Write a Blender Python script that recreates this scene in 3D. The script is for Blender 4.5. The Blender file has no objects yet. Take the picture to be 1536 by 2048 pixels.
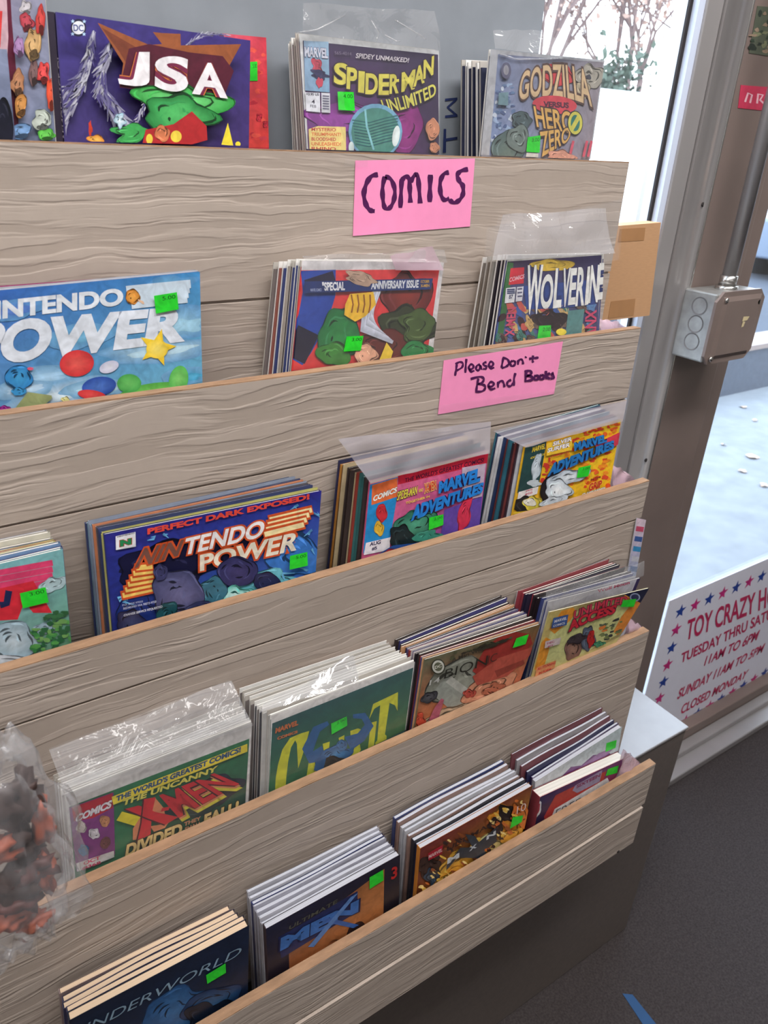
import bpy, math, random
from mathutils import Vector, Matrix, noise
random.seed(7)
S = bpy.context.scene
COL = S.collection

# ------------------------------------------------------------------ camera, sky, lights, exposure
CX, CY, F = 768.0, 1024.0, 1436.2
AX = Vector((0.84256007, -0.21664849, 0.49310846))     # world X, Y, Z seen from the camera (right, down, forward)
AY = Vector((-0.53730468, -0.40161221, 0.74162748))
AZ = Vector((0.0373659, -0.88981518, -0.45478866))
H = 1.477                                              # eye height
cam_d = bpy.data.cameras.new('camera'); cam = bpy.data.objects.new('camera', cam_d); COL.objects.link(cam)
cam_d.sensor_fit = 'HORIZONTAL'; cam_d.sensor_width = 36.0; cam_d.lens = F * 36.0 / 1536.0
cam_d.dof.use_dof = True; cam_d.dof.focus_distance = 0.84; cam_d.dof.aperture_fstop = 14.0; cam_d.clip_start = 0.02; cam_d.clip_end = 400
right = Vector((AX.x, AY.x, AZ.x)); down = Vector((AX.y, AY.y, AZ.y)); fwd = Vector((AX.z, AY.z, AZ.z))
m = Matrix((right, -down, -fwd)).transposed().to_4x4(); m.translation = (0, 0, H)
cam.matrix_world = m
S.camera = cam

S.view_settings.view_transform = 'Standard'; S.view_settings.look = 'None'
S.view_settings.exposure = 0.0; S.view_settings.gamma = 1.0
try: S.view_settings.use_curve_mapping = False
except Exception: pass

w = bpy.data.worlds.new('sky'); S.world = w; w.use_nodes = True
nt = w.node_tree; bg = nt.nodes['Background']
tc = nt.nodes.new('ShaderNodeTexCoord'); sp = nt.nodes.new('ShaderNodeSeparateXYZ'); cr = nt.nodes.new('ShaderNodeValToRGB')
nt.links.new(tc.outputs['Generated'], sp.inputs[0]); nt.links.new(sp.outputs['Z'], cr.inputs[0]); nt.links.new(cr.outputs[0], bg.inputs[0])
cr.color_ramp.elements[0].position = 0.0; cr.color_ramp.elements[0].color = (0.86, 0.93, 1, 1)
cr.color_ramp.elements[1].position = 0.7; cr.color_ramp.elements[1].color = (0.62, 0.80, 1, 1)
bg.inputs[1].default_value = 6.5

def area(name, loc, size, power, col, rot=(0, 0, 0)):
    d = bpy.data.lights.new(name, 'AREA'); d.shape = 'RECTANGLE'; d.size, d.size_y = size; d.energy = power; d.color = col
    o = bpy.data.objects.new(name, d); o.location = loc; o.rotation_euler = rot; COL.objects.link(o); return o
area('ceiling_tube_light', (0.6, 0.0, 2.60), (2.4, 0.35), 50, (1, 0.97, 0.95))
area('ceiling_tube_light.001', (-1.6, -0.2, 2.60), (1.4, 0.35), 18, (1, 0.97, 0.95))
area('ceiling_tube_light.002', (0.3, -2.4, 2.60), (2.6, 0.35), 22, (1, 0.97, 0.95))

# ------------------------------------------------------------------ pixel -> place helpers (photo frame 1536 x 2048)
def ray(p):
    d = Vector((p[0] - CX, p[1] - CY, F)); return Vector((d.dot(AX), d.dot(AY), d.dot(AZ)))
def atY(p, y):
    r = ray(p); return r * (y / r.y) + Vector((0, 0, H))
def atX(p, x):
    r = ray(p); return r * (x / r.x) + Vector((0, 0, H))
def atZ(p, z):
    r = ray(p); return r * ((z - H) / r.z) + Vector((0, 0, H))
def onplane(p, p0, n):
    r = ray(p); c = Vector((0, 0, H)); return c + r * ((p0 - c).dot(n) / r.dot(n))

# ------------------------------------------------------------------ materials
def lin(c, a=1.0):
    f = lambda v: (v / 255 / 12.92) if v / 255 <= 0.04045 else ((v / 255 + 0.055) / 1.055) ** 2.4
    return (f(c[0]), f(c[1]), f(c[2]), a)
MATS = {}
def base_mat(name):
    mt = bpy.data.materials.new(name); mt.use_nodes = True; n = mt.node_tree
    return mt, n, n.nodes['Principled BSDF']
def mat(name, c, rough=0.6, metal=0.0, var=0.0, vscale=40, bump=0.0, bscale=200, stretch=(1, 1, 1), c2=None, spec=None, emis=None):
    if name in MATS: return MATS[name]
    mt, n, b = base_mat(name)
    b.inputs['Roughness'].default_value = rough; b.inputs['Metallic'].default_value = metal
    if spec is not None: b.inputs['Specular IOR Level'].default_value = spec
    t = n.nodes.new('ShaderNodeTexCoord'); mp = n.nodes.new('ShaderNodeMapping'); mp.inputs['Scale'].default_value = stretch
    n.links.new(t.outputs['Object'], mp.inputs[0])
    ns = n.nodes.new('ShaderNodeTexNoise'); ns.inputs['Scale'].default_value = vscale; ns.inputs['Detail'].default_value = 5
    n.links.new(mp.outputs[0], ns.inputs['Vector'])
    rp = n.nodes.new('ShaderNodeValToRGB'); rp.color_ramp.elements[0].position = 0.3; rp.color_ramp.elements[1].position = 0.7
    a = lin(c); k = 1 - var
    rp.color_ramp.elements[0].color = lin(c2) if c2 else (a[0] * k, a[1] * k, a[2] * k, 1)
    rp.color_ramp.elements[1].color = a
    n.links.new(ns.outputs['Fac'], rp.inputs[0]); n.links.new(rp.outputs[0], b.inputs['Base Color'])
    if bump:
        nb = n.nodes.new('ShaderNodeTexNoise'); nb.inputs['Scale'].default_value = bscale; nb.inputs['Detail'].default_value = 3
        n.links.new(mp.outputs[0], nb.inputs['Vector'])
        bp = n.nodes.new('ShaderNodeBump'); bp.inputs['Strength'].default_value = bump; bp.inputs['Distance'].default_value = 0.002
        n.links.new(nb.outputs['Fac'], bp.inputs['Height']); n.links.new(bp.outputs[0], b.inputs['Normal'])
    MATS[name] = mt; return mt
def print_mat(name, rough=0.4, spec=0.35):
    if name in MATS: return MATS[name]
    mt, n, b = base_mat(name)
    at = n.nodes.new('ShaderNodeVertexColor'); at.layer_name = 'Col'
    t = n.nodes.new('ShaderNodeTexCoord'); ns = n.nodes.new('ShaderNodeTexNoise'); ns.inputs['Scale'].default_value = 350; ns.inputs['Detail'].default_value = 4
    n.links.new(t.outputs['Object'], ns.inputs['Vector'])
    mx = n.nodes.new('ShaderNodeMixRGB'); mx.blend_type = 'MULTIPLY'; mx.inputs[0].default_value = 0.14
    n.links.new(at.outputs[0], mx.inputs[1]); n.links.new(ns.outputs['Fac'], mx.inputs[2])
    n2 = n.nodes.new('ShaderNodeTexNoise'); n2.inputs['Scale'].default_value = 75; n2.inputs['Detail'].default_value = 6; n2.inputs['Distortion'].default_value = 1.2; n.links.new(t.outputs['Object'], n2.inputs['Vector'])
    mr = n.nodes.new('ShaderNodeMapRange'); mr.inputs[1].default_value = .3; mr.inputs[2].default_value = .7; mr.inputs[3].default_value = .78; mr.inputs[4].default_value = 1.16; n.links.new(n2.outputs['Fac'], mr.inputs[0])
    mz = n.nodes.new('ShaderNodeVectorMath'); mz.operation = 'SCALE'; n.links.new(mx.outputs[0], mz.inputs[0]); n.links.new(mr.outputs[0], mz.inputs['Scale']); n.links.new(mz.outputs[0], b.inputs['Base Color'])
    b.inputs['Roughness'].default_value = rough; b.inputs['Specular IOR Level'].default_value = spec
    MATS[name] = mt; return mt
PRINT = print_mat('printed_paper'); MATTE = print_mat('matte_ink', 0.85, 0.1)

def siding_mat():
    mt, n, b = base_mat('embossed_siding'); L = n.links.new; N = n.nodes.new
    t = N('ShaderNodeTexCoord'); 
    mp = N('ShaderNodeMapping'); mp.inputs['Scale'].default_value = (1.0, 1.0, 1.0); L(t.outputs['Object'], mp.inputs[0])
    # low frequency warp of the grain
    w1 = N('ShaderNodeTexNoise'); w1.inputs['Scale'].default_value = 1.0; w1.inputs['Detail'].default_value = 2
    m1 = N('ShaderNodeMapping'); m1.inputs['Scale'].default_value = (3.2, 3.2, 7.5); L(mp.outputs[0], m1.inputs[0]); L(m1.outputs[0], w1.inputs['Vector'])
    sx = N('ShaderNodeSeparateXYZ'); L(mp.outputs[0], sx.inputs[0])
    ad = N('ShaderNodeMath'); ad.operation = 'MULTIPLY_ADD'; ad.inputs[1].default_value = 0.06; L(w1.outputs['Fac'], ad.inputs[0]); L(sx.outputs['Z'], ad.inputs[2])
    w2 = N('ShaderNodeTexNoise'); w2.inputs['Scale'].default_value = 1.0; w2.inputs['Detail'].default_value = 2
    m2 = N('ShaderNodeMapping'); m2.inputs['Scale'].default_value = (22, 22, 55); L(mp.outputs[0], m2.inputs[0]); L(m2.outputs[0], w2.inputs['Vector'])
    ad2 = N('ShaderNodeMath'); ad2.operation = 'MULTIPLY_ADD'; ad2.inputs[1].default_value = 0.007; L(w2.outputs['Fac'], ad2.inputs[0]); L(ad.outputs[0], ad2.inputs[2])
    cb = N('ShaderNodeCombineXYZ'); L(sx.outputs['X'], cb.inputs[0]); L(sx.outputs['Y'], cb.inputs[1]); L(ad2.outputs[0], cb.inputs[2])
    m3 = N('ShaderNodeMapping'); m3.inputs['Scale'].default_value = (6.5, 6.5, 112); L(cb.outputs[0], m3.inputs[0])
    g = N('ShaderNodeTexNoise'); g.inputs['Scale'].default_value = 1.0; g.inputs['Detail'].default_value = 2.5; g.inputs['Roughness'].default_value = 0.55; L(m3.outputs[0], g.inputs['Vector'])
    r = N('ShaderNodeValToRGB'); r.color_ramp.interpolation = 'EASE'; r.color_ramp.elements[0].position = 0.43; r.color_ramp.elements[1].position = 0.56
    L(g.outputs['Fac'], r.inputs[0])
    # where the emboss is strong / faint
    m4 = N('ShaderNodeMapping'); m4.inputs['Scale'].default_value = (5, 5, 16); L(mp.outputs[0], m4.inputs[0])
    am = N('ShaderNodeTexNoise'); am.inputs['Scale'].default_value = 1; am.inputs['Detail'].default_value = 1; L(m4.outputs[0], am.inputs['Vector'])
    ar = N('ShaderNodeMapRange'); ar.inputs[1].default_value = 0.35; ar.inputs[2].default_value = 0.65; ar.inputs[3].default_value = 0.35; ar.inputs[4].default_value = 1.0; L(am.outputs['Fac'], ar.inputs[0])
    mu = N('ShaderNodeMath'); mu.operation = 'MULTIPLY'; L(r.outputs[0], mu.inputs[0]); L(ar.outputs[0], mu.inputs[1])
    fi = N('ShaderNodeTexNoise'); fi.inputs['Scale'].default_value = 260; fi.inputs['Detail'].default_value = 3; L(m3.outputs[0], fi.inputs['Vector']); fi.inputs['Scale'].default_value = 4
    ad3 = N('ShaderNodeMath'); ad3.operation = 'MULTIPLY_ADD'; ad3.inputs[1].default_value = 0.22; L(fi.outputs['Fac'], ad3.inputs[0]); L(mu.outputs[0], ad3.inputs[2])
    bp = N('ShaderNodeBump'); bp.inputs['Strength'].default_value = 0.45; bp.inputs['Distance'].default_value = 0.0011; L(ad3.outputs[0], bp.inputs['Height']); L(bp.outputs[0], b.inputs['Normal'])
    cr = N('ShaderNodeValToRGB'); cr.color_ramp.elements[0].color = lin((172, 158, 147)); cr.color_ramp.elements[1].color = lin((182, 168, 157)); cr.color_ramp.elements[1].position = 0.6
    L(mu.outputs[0], cr.inputs[0])
    ov = N('ShaderNodeMixRGB'); ov.blend_type = 'MULTIPLY'; ov.inputs[0].default_value = 0.12; L(cr.outputs[0], ov.inputs[1])
    ln = N('ShaderNodeTexNoise'); ln.inputs['Scale'].default_value = 60; ln.inputs['Detail'].default_value = 8; L(mp.outputs[0], ln.inputs['Vector']); L(ln.outputs['Fac'], ov.inputs[2])
    L(ov.outputs[0], b.inputs['Base Color'])
    b.inputs['Roughness'].default_value = 0.55; b.inputs['Specular IOR Level'].default_value = 0.35
    return mt
SIDING = siding_mat()
def sheer(name, t, g, d, rough=0.1, col=(240, 240, 245), bump=0.0, bs=40):
    if name in MATS: return MATS[name]
    mt = bpy.data.materials.new(name); mt.use_nodes = True; n = mt.node_tree; n.nodes.clear(); L = n.links.new; N = n.nodes.new
    out = N('ShaderNodeOutputMaterial'); tr = N('ShaderNodeBsdfTransparent'); gl = N('ShaderNodeBsdfGlossy'); df = N('ShaderNodeBsdfDiffuse')
    gl.inputs['Roughness'].default_value = rough; df.inputs['Color'].default_value = lin(col)
    m1 = N('ShaderNodeMixShader'); m1.inputs[0].default_value = d; L(tr.outputs[0], m1.inputs[1]); L(df.outputs[0], m1.inputs[2])
    m2 = N('ShaderNodeMixShader'); L(m1.outputs[0], m2.inputs[1]); L(gl.outputs[0], m2.inputs[2])
    fr = N('ShaderNodeLayerWeight'); fr.inputs[0].default_value = 0.5
    pw = N('ShaderNodeMath'); pw.operation = 'POWER'; pw.inputs[1].default_value = 4.0; L(fr.outputs['Facing'], pw.inputs[0])
    ma = N('ShaderNodeMath'); ma.operation = 'MULTIPLY_ADD'; ma.inputs[1].default_value = 0.55; ma.inputs[2].default_value = g + 0.03; ma.use_clamp = True
    L(pw.outputs[0], ma.inputs[0]); L(ma.outputs[0], m2.inputs[0]); L(m2.outputs[0], out.inputs[0])
    if bump:
        t_ = N('ShaderNodeTexCoord'); nz = N('ShaderNodeTexNoise'); nz.inputs['Scale'].default_value = bs; nz.inputs['Detail'].default_value = 3
        nz.inputs['Distortion'].default_value = 1.5
        L(t_.outputs['Object'], nz.inputs['Vector']); bp = N('ShaderNodeBump'); bp.inputs['Strength'].default_value = bump; bp.inputs['Distance'].default_value = 0.004
        L(nz.outputs['Fac'], bp.inputs['Height']); L(bp.outputs[0], gl.inputs['Normal']); L(bp.outputs[0], fr.inputs['Normal'])
    MATS[name] = mt; return mt
SLEEVE = sheer('clear_sleeve', 0, 0.0, 0.04, 0.12, bump=0.35, bs=16)
FLAP = sheer('clear_sleeve_flap', 0, 0.09, 0.16, 0.10, bump=1.0, bs=26)
HAZE = sheer('hazy_bag_film', 0, 0.05, 0.42, 0.2, (206, 200, 212), bump=0.7, bs=30)
GLASS = sheer('window_glass', 0, 0.0, 0.01, 0.02)
BAG = sheer('crumpled_bag_film', 0, 0.03, 0.13, 0.2, bump=1.0, bs=45)
PINKBAG = sheer('pink_film', 0, 0.06, 0.62, 0.25, (222, 190, 205), bump=1.0, bs=60)
PAGES = mat('page_edges', (226, 222, 214), 0.8, var=0.30, vscale=1, stretch=(3, 900, 3), bump=0.0)
CREAM = mat('cream_page_edges', (214, 188, 160), 0.8, var=0.15, vscale=1, stretch=(3, 700, 3))
BLUEPG = mat('grey_page_edges', (196, 198, 208), 0.8, var=0.34, vscale=1, stretch=(4, 800, 4))
BOARD = mat('white_backing_board', (232, 230, 226), 0.6, var=0.08, vscale=60)
BOARD2 = mat('aged_backing_board', (190, 184, 176), 0.65, var=0.12, vscale=60)
RAWEDGE = mat('raw_fibre_edge', (168, 132, 102), 0.85, var=0.35, vscale=120, stretch=(0.3, 1, 1), bump=0.6, bscale=300)
ALU = mat('satin_aluminium', (176, 172, 172), 0.32, 0.45, var=0.12, vscale=9, stretch=(1, 1, 0.2))
BRONZE = mat('brown_anodised_frame', (134, 118, 112), 0.38, 0.15, var=0.18, vscale=8)
DARKGAP = mat('dark_gasket', (40, 34, 34), 0.8)
WHITEPVC = mat('white_stop_strip', (205, 215, 235), 0.5)
GALV = mat('galvanised_steel', (172, 172, 170), 0.42, 0.6, var=0.3, vscale=50, bump=0.15, bscale=90)
STEEL = mat('bright_steel', (205, 203, 200), 0.25, 0.95)
CARPET = mat('dark_carpet', (76, 70, 70), 0.95, var=0.45, vscale=260, bump=1.0, bscale=500, spec=0.1)
BASEM = mat('brown_platform_paint', (104, 95, 90), 0.5, var=0.15, vscale=120, spec=0.4)
LEDGE = mat('grey_ledge_top', (150, 148, 150), 0.32, var=0.18, vscale=14, spec=0.6)
CARD = mat('brown_cardboard', (196, 152, 112), 0.8, var=0.08, vscale=90, stretch=(1, 1, 6))
TAPE = mat('brown_packing_tape', (176, 130, 88), 0.35, var=0.1)
GREYB = mat('grey_sign_panel', (132, 138, 146), 0.75, var=0.10, vscale=30)
WALLM = mat('painted_wall', (205, 200, 192), 0.8, var=0.05)
CEILM = mat('ceiling_tile', (225, 223, 218), 0.9, var=0.08, vscale=80)
CONC = mat('sidewalk_concrete', (136, 138, 142), 0.9, var=0.22, vscale=9, bump=0.4, bscale=90)
ASPH = mat('asphalt', (78, 84, 96), 0.9, var=0.3, vscale=30, bump=0.5, bscale=80)
BARK = mat('bare_twig', (128, 108, 104), 0.9, var=0.3)
BRUSH = mat('dry_leaf', (196, 164, 150), 0.9, var=0.35, vscale=3)
EVERG = mat('dark_evergreen', (92, 104, 92), 0.9, var=0.3, vscale=3)
VANW = mat('white_vehicle_paint', (238, 240, 245), 0.25, var=0.02, spec=0.6)
CARG = mat('blue_grey_vehicle_paint', (120, 132, 150), 0.25, var=0.03, spec=0.6)
VGLASS = mat('dark_vehicle_glass', (48, 56, 70), 0.12, spec=0.7)
RUBBER = mat('tyre_rubber', (34, 34, 36), 0.8)
LEAF = mat('fallen_leaf', (200, 170, 150), 0.8, var=0.2)
BLUETAPE = mat('blue_masking_tape', (28, 74, 120), 0.7, var=0.1)

# ------------------------------------------------------------------ object helpers
def link(name, me, parent=None, loc=None):
    o = bpy.data.objects.new(name, me); COL.objects.link(o)
    if parent is not None: o.parent = parent
    if loc is not None: o.location = loc
    return o
def mesh(name, vs, fs, mt, parent=None, off=(0, 0, 0), smooth=False):
    """vs in world coordinates; off = world position of the parent (or origin of the object)"""
    me = bpy.data.meshes.new(name); off = Vector(off)
    me.from_pydata([tuple(Vector(v) - off) for v in vs], [], fs); me.materials.append(mt)
    if smooth:
        for p in me.polygons: p.use_smooth = True
    me.update(); o = link(name, me, parent)
    if parent is None: o.location = off
    return o
def root(name, label, cat, loc, group=None, kind=None):
    o = bpy.data.objects.new(name, None); COL.objects.link(o); o.location = loc; o.empty_display_size = 0.02
    if kind: o['kind'] = kind
    else: o['label'] = label; o['category'] = cat
    if group: o['group'] = group
    return o
BF = [(0, 1, 2, 3), (7, 6, 5, 4), (0, 4, 5, 1), (1, 5, 6, 2), (2, 6, 7, 3), (3, 7, 4, 0)]
def boxv(a, b):
    x0, y0, z0 = a; x1, y1, z1 = b
    return [(x0, y0, z0), (x1, y0, z0), (x1, y0, z1), (x0, y0, z1), (x0, y1, z0), (x1, y1, z0), (x1, y1, z1), (x0, y1, z1)]
def box(name, a, b, mt, parent=None, off=None, bev=0.0):
    off = Vector(off) if off is not None else (Vector(a) + Vector(b)) / 2
    o = mesh(name, boxv(a, b), BF, mt, parent, off)
    if bev:
        md = o.modifiers.new('b', 'BEVEL'); md.width = bev; md.segments = 2; md.limit_method = 'ANGLE'
    return o
def tag(o, label, cat, group=None):
    o['label'] = label; o['category'] = cat
    if group: o['group'] = group
    return o
def tube(name, pts, r, mt, parent=None, off=(0, 0, 0), seg=12):
    pts = [Vector(p) for p in pts]; vs = []; fs = []
    for i, p in enumerate(pts):
        t = (pts[min(i + 1, len(pts) - 1)] - pts[max(i - 1, 0)]).normalized()
        a = t.cross(Vector((0.31, 0.8, 0.52))).normalized(); b = t.cross(a)
        rr = r[i] if isinstance(r, (list, tuple)) else r
        vs += [p + (a * math.cos(2 * math.pi * k / seg) + b * math.sin(2 * math.pi * k / seg)) * rr for k in range(seg)]
    for i in range(len(pts) - 1):
        for k in range(seg):
            k2 = (k + 1) % seg; fs.append((i * seg + k, i * seg + k2, (i + 1) * seg + k2, (i + 1) * seg + k))
    fs.append(tuple(range(seg - 1, -1, -1))); fs.append(tuple((len(pts) - 1) * seg + k for k in range(seg)))
    return mesh(name, vs, fs, mt, parent, off, True)

# ------------------------------------------------------------------ glyph shapes
GL = {}
def glyphs(s, bold=0.0):
    k = (s, bold)
    if k not in GL:
        c = bpy.data.curves.new('t', 'FONT'); c.body = s; c.resolution_u = 5; c.offset = bold; c.size = 1.0; c.fill_mode = 'BOTH'
        o = bpy.data.objects.new('t', c); COL.objects.link(o)
        me = bpy.data.meshes.new_from_object(o)
        GL[k] = ([(v.co.x, v.co.y) for v in me.vertices], [tuple(p.vertices) for p in me.polygons])
        bpy.data.objects.remove(o); bpy.data.curves.remove(c); bpy.data.meshes.remove(me)
    return GL[k]

class Art:
    """flat print laid out in photo pixels and carried onto the plane of a real sheet"""
    def __init__(self, p0, n, step=0.000018, start=0.0001):
        self.p0, self.n = p0, n.normalized()
        if self.n.dot(Vector((0, 0, H)) - p0) < 0: self.n = -self.n
        self.L = start; self.step = step
        self.sets = {}
        self.conv = None; self.clip = None; self.ink = 4; self.nt = 0
    def place(self, p): return onplane(p, self.p0, self.n) + self.n * self.L
    def add(self, key, pts, faces, cols):
        if self.clip and key != 'price_sticker':
            C = self.clip
            def side(p, a, b): return (b[0] - a[0]) * (p[1] - a[1]) - (b[1] - a[1]) * (p[0] - a[0])
            if any(side(p, C[i], C[(i + 1) % len(C)]) < 0 for p in pts for i in range(len(C))):
                cl = cols if isinstance(cols, list) else [lin(cols)] * len(pts); P2, F2, C2 = [], [], []
                for f in faces:
                    pg = [(pts[i], cl[i]) for i in f]
                    if sum(pg[i][0][0] * pg[(i + 1) % len(pg)][0][1] - pg[(i + 1) % len(pg)][0][0] * pg[i][0][1] for i in range(len(pg))) == 0: continue
                    for i in range(len(C)):
                        a, b = C[i], C[(i + 1) % len(C)]; out = []
                        for j in range(len(pg)):
                            (p, pc), (q, qc) = pg[j], pg[(j + 1) % len(pg)]; sp_, sq = side(p, a, b), side(q, a, b)
                            if sp_ >= 0: out.append((p, pc))
                            if (sp_ >= 0) != (sq >= 0):
                                t = sp_ / (sp_ - sq); out.append(((p[0] + (q[0] - p[0]) * t, p[1] + (q[1] - p[1]) * t), tuple(pc[k] + (qc[k] - pc[k]) * t for k in range(4))))
                        pg = out
                        if len(pg) < 3: break
                    if len(pg) >= 3:
                        b0 = len(P2); P2 += [p for p, _ in pg]; C2 += [c for _, c in pg]; F2.append(tuple(range(b0, b0 + len(pg))))
                pts, faces, cols = P2, F2, C2
                if not F2: return
        vs, fs, cs = self.sets.setdefault(key, ([], [], []))
        b = len(vs); vs += [self.place(p) for p in pts]; fs += [tuple(i + b for i in f) for f in faces]
        cs += cols if isinstance(cols, list) else [lin(cols)] * len(pts)
    def up(self): self.L += self.step
    def poly(self, pts, col, key='cover_print'):
        self.up()
        if self.conv: pts = [self.conv(p) for p in pts]
        from mathutils.geometry import tessellate_polygon
        tr = tessellate_polygon([[Vector((p[0], p[1], 0)) for p in pts]])
        self.add(key, pts, [tuple(t) for t in tr], col)
    def quad(self, pts, cols, key='cover_print'):      # TL TR BR BL with a colour each
        self.up()
        if self.conv: pts = [self.conv(p) for p in pts]
        N = 4; P = []; C = []; Fc = []
        cl = [lin(c) for c in cols]
        for j in range(N + 1):
            for i in range(N + 1):
                u, v = i / N, j / N
                P.append(tuple((pts[0][k] * (1 - u) + pts[1][k] * u) * (1 - v) + (pts[3][k] * (1 - u) + pts[2][k] * u) * v for k in (0, 1)))
                C.append(tuple((cl[0][k] * (1 - u) + cl[1][k] * u) * (1 - v) + (cl[3][k] * (1 - u) + cl[2][k] * u) * v for k in range(4)))
        for j in range(N):
            for i in range(N):
                a = j * (N + 1) + i; Fc.append((a, a + 1, a + N + 2, a + N + 1))
        self.add(key, P, Fc, C)
    def ell(self, cx, cy, rx, ry, col, rot=0, n=22, col2=None, key='cover_print'):
        self.up(); r = math.radians(rot); pts = [(cx, cy)]
        for k in range(n):
            a = 2 * math.pi * k / n; x, y = rx * math.cos(a), ry * math.sin(a)
            pts.append((cx + x * math.cos(r) - y * math.sin(r), cy + x * math.sin(r) + y * math.cos(r)))
        if self.conv: pts = [self.conv(p) for p in pts]
        self.add(key, pts, [(0, 1 + k, 1 + (k + 1) % n) for k in range(n)], [lin(col2 or col)] + [lin(col)] * n)
    def blob(self, cx, cy, rx, ry, col, seed=0, rough=0.35, rot=0, n=18, col2=None, ink=None):
        self.up(); R = random.Random(seed); r = math.radians(rot); big = min(rx, ry) >= 17; n = 36 if big else n; pts = [(cx, cy)]
        H_ = [(j, R.uniform(-1, 1) * rough * 1.1 / j ** .7, R.uniform(0, 6.28)) for j in (2, 3, 4, 5, 7)]
        def pt(a, m):
            q = m * (1 + sum(c * math.cos(j * a + ph) for j, c, ph in H_)); x, y = rx * q * math.cos(a), ry * q * math.sin(a)
            return (cx + x * math.cos(r) - y * math.sin(r), cy + x * math.sin(r) + y * math.cos(r))
        pts += [pt(2 * math.pi * k / n, 1) for k in range(n)]
        if self.conv: pts = [self.conv(p) for p in pts]
        self.add('cover_print', pts, [(0, 1 + k, 1 + (k + 1) % n) for k in range(n)], [lin(col2 or col)] + [lin(col)] * n)
        ink = (self.ink if ink is None else ink)
        if big and ink:
            wd = min(rx, ry) * .05; dk = tuple(int(c * .5) for c in col); lt = tuple(min(255, int(c * 1.12 + 22)) for c in col)
            for k in range(ink + 6):
                a0 = R.uniform(0, 6.28); m0 = R.uniform(.25, .97); m1 = m0 * R.uniform(.75, 1.0); sp = R.uniform(.5, 1.7); c1 = dk if k % 3 else lt
                P = [pt(a0 + sp * t / 5, m0 + (m1 - m0) * t / 5) for t in range(6)]
                self.line(P, [wd * .1, wd * .7, wd, wd, wd * .6, wd * .1], c1)
            P = [pt(6.2832 * t / 30, .985) for t in range(31)]
            self.line(P, [wd * .30 * (1 + .9 * math.sin(t * 1.3 + seed)) for t in range(31)], dk)
    def feathers(self, pts, wd, n, cols, seed=1):
        R = random.Random(seed)
        for k in range(n):
            t = R.random() * (len(pts) - 1.001); i = int(t); f = t - i
            x = pts[i][0] * (1 - f) + pts[i + 1][0] * f; y = pts[i][1] * (1 - f) + pts[i + 1][1] * f; dx = pts[i + 1][0] - pts[i][0]; dy = pts[i + 1][1] - pts[i][1]; d = math.hypot(dx, dy); dx /= d; dy /= d
            o = R.uniform(-.5, .5) * wd * (.4 + .6 * t / len(pts)); l = R.uniform(.6, 1.5) * wd; x -= dy * o; y += dx * o; b = R.uniform(-.3, .5)
            self.line([(x, y), (x + (dx - dy * b * .3) * l * .5, y + (dy + dx * b * .3) * l * .5), (x + (dx - dy * b) * l, y + (dy + dx * b) * l)], [2, wd * .07, 1], R.choice(cols))
    def line(self, pts, wd, col, key='cover_print'):
        self.up()
        if self.conv: pts = [self.conv(p) for p in pts]
        L_, R_ = [], []
        for i, p in enumerate(pts):
            a = pts[max(i - 1, 0)]; b = pts[min(i + 1, len(pts) - 1)]
            dx, dy = b[0] - a[0], b[1] - a[1]; d = math.hypot(dx, dy) or 1; ww = wd[i] if isinstance(wd, (list, tuple)) else wd
            L_.append((p[0] - dy / d * ww / 2, p[1] + dx / d * ww / 2)); R_.append((p[0] + dy / d * ww / 2, p[1] - dx / d * ww / 2))
        n = len(pts); self.add(key, L_ + R_, [(i, i + 1, n + i + 1, n + i) for i in range(n - 1)], col)
    def scatter(self, quad, cols, n, rx, ry, seed, rot=0):
        R = random.Random(seed)
        for i in range(n):
            u, v = R.random(), R.random()
            x = (quad[0][0] * (1 - u) + quad[1][0] * u) * (1 - v) + (quad[3][0] * (1 - u) + quad[2][0] * u) * v
            y = (quad[0][1] * (1 - u) + quad[1][1] * u) * (1 - v) + (quad[3][1] * (1 - u) + quad[2][1] * u) * v
            self.L += self.step * 0.15
            L0 = self.L; self.blob(x, y, rx * R.uniform(.5, 1.3), ry * R.uniform(.5, 1.3), R.choice(cols), R.random(), 0.4, rot, 9); self.L = L0 + self.step * 0.1
        self.up()
    def text(self, s, bl, br, tr, tl, col, bold=0.03, out=None, ow=0.06, ref=None, arc=0, key='title_lettering', grow=0):
        rv, _ = glyphs(ref or s, bold)
        x0 = min(p[0] for p in rv); x1 = max(p[0] for p in rv); y0 = min(p[1] for p in rv); y1 = max(p[1] for p in rv)
        def mp(p):
            u = (p[0] - x0) / (x1 - x0); v = (p[1] - y0) / (y1 - y0)
            if grow: v = 0.5 + (v - 0.5) * (1 + grow * (2 * u - 1))
            a = arc * 4 * u * (1 - u)
            q = tuple((bl[k] * (1 - u) + br[k] * u) * (1 - v) + (tl[k] * (1 - u) + tr[k] * u) * v for k in (0, 1))
            q = (q[0], q[1] - a)
            return self.conv(q) if self.conv else q
        if key in ('title_lettering',): self.nt += 1; key = key + '#' + str(self.nt)
        for c, b in (([(out, bold + ow)] if out else []) + [(col, bold)]):
            self.up(); v, f = glyphs(s, b); self.add(key, [mp(p) for p in v], f, c)
    def star(self, cx, cy, r, col, key='cover_print', rot=0, sx=1.0):
        pts = [(cx + sx * (r if k % 2 == 0 else r * 0.42) * math.sin(math.pi * k / 5 + rot), cy - (r if k % 2 == 0 else r * 0.42) * math.cos(math.pi * k / 5 + rot)) for k in range(10)]
        self.up(); pts2 = [self.conv(p) if self.conv else p for p in pts]
        cc = self.conv((cx, cy)) if self.conv else (cx, cy)
        self.add(key, [cc] + pts2, [(0, 1 + k, 1 + (k + 1) % 10) for k in range(10)], col)
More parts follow.
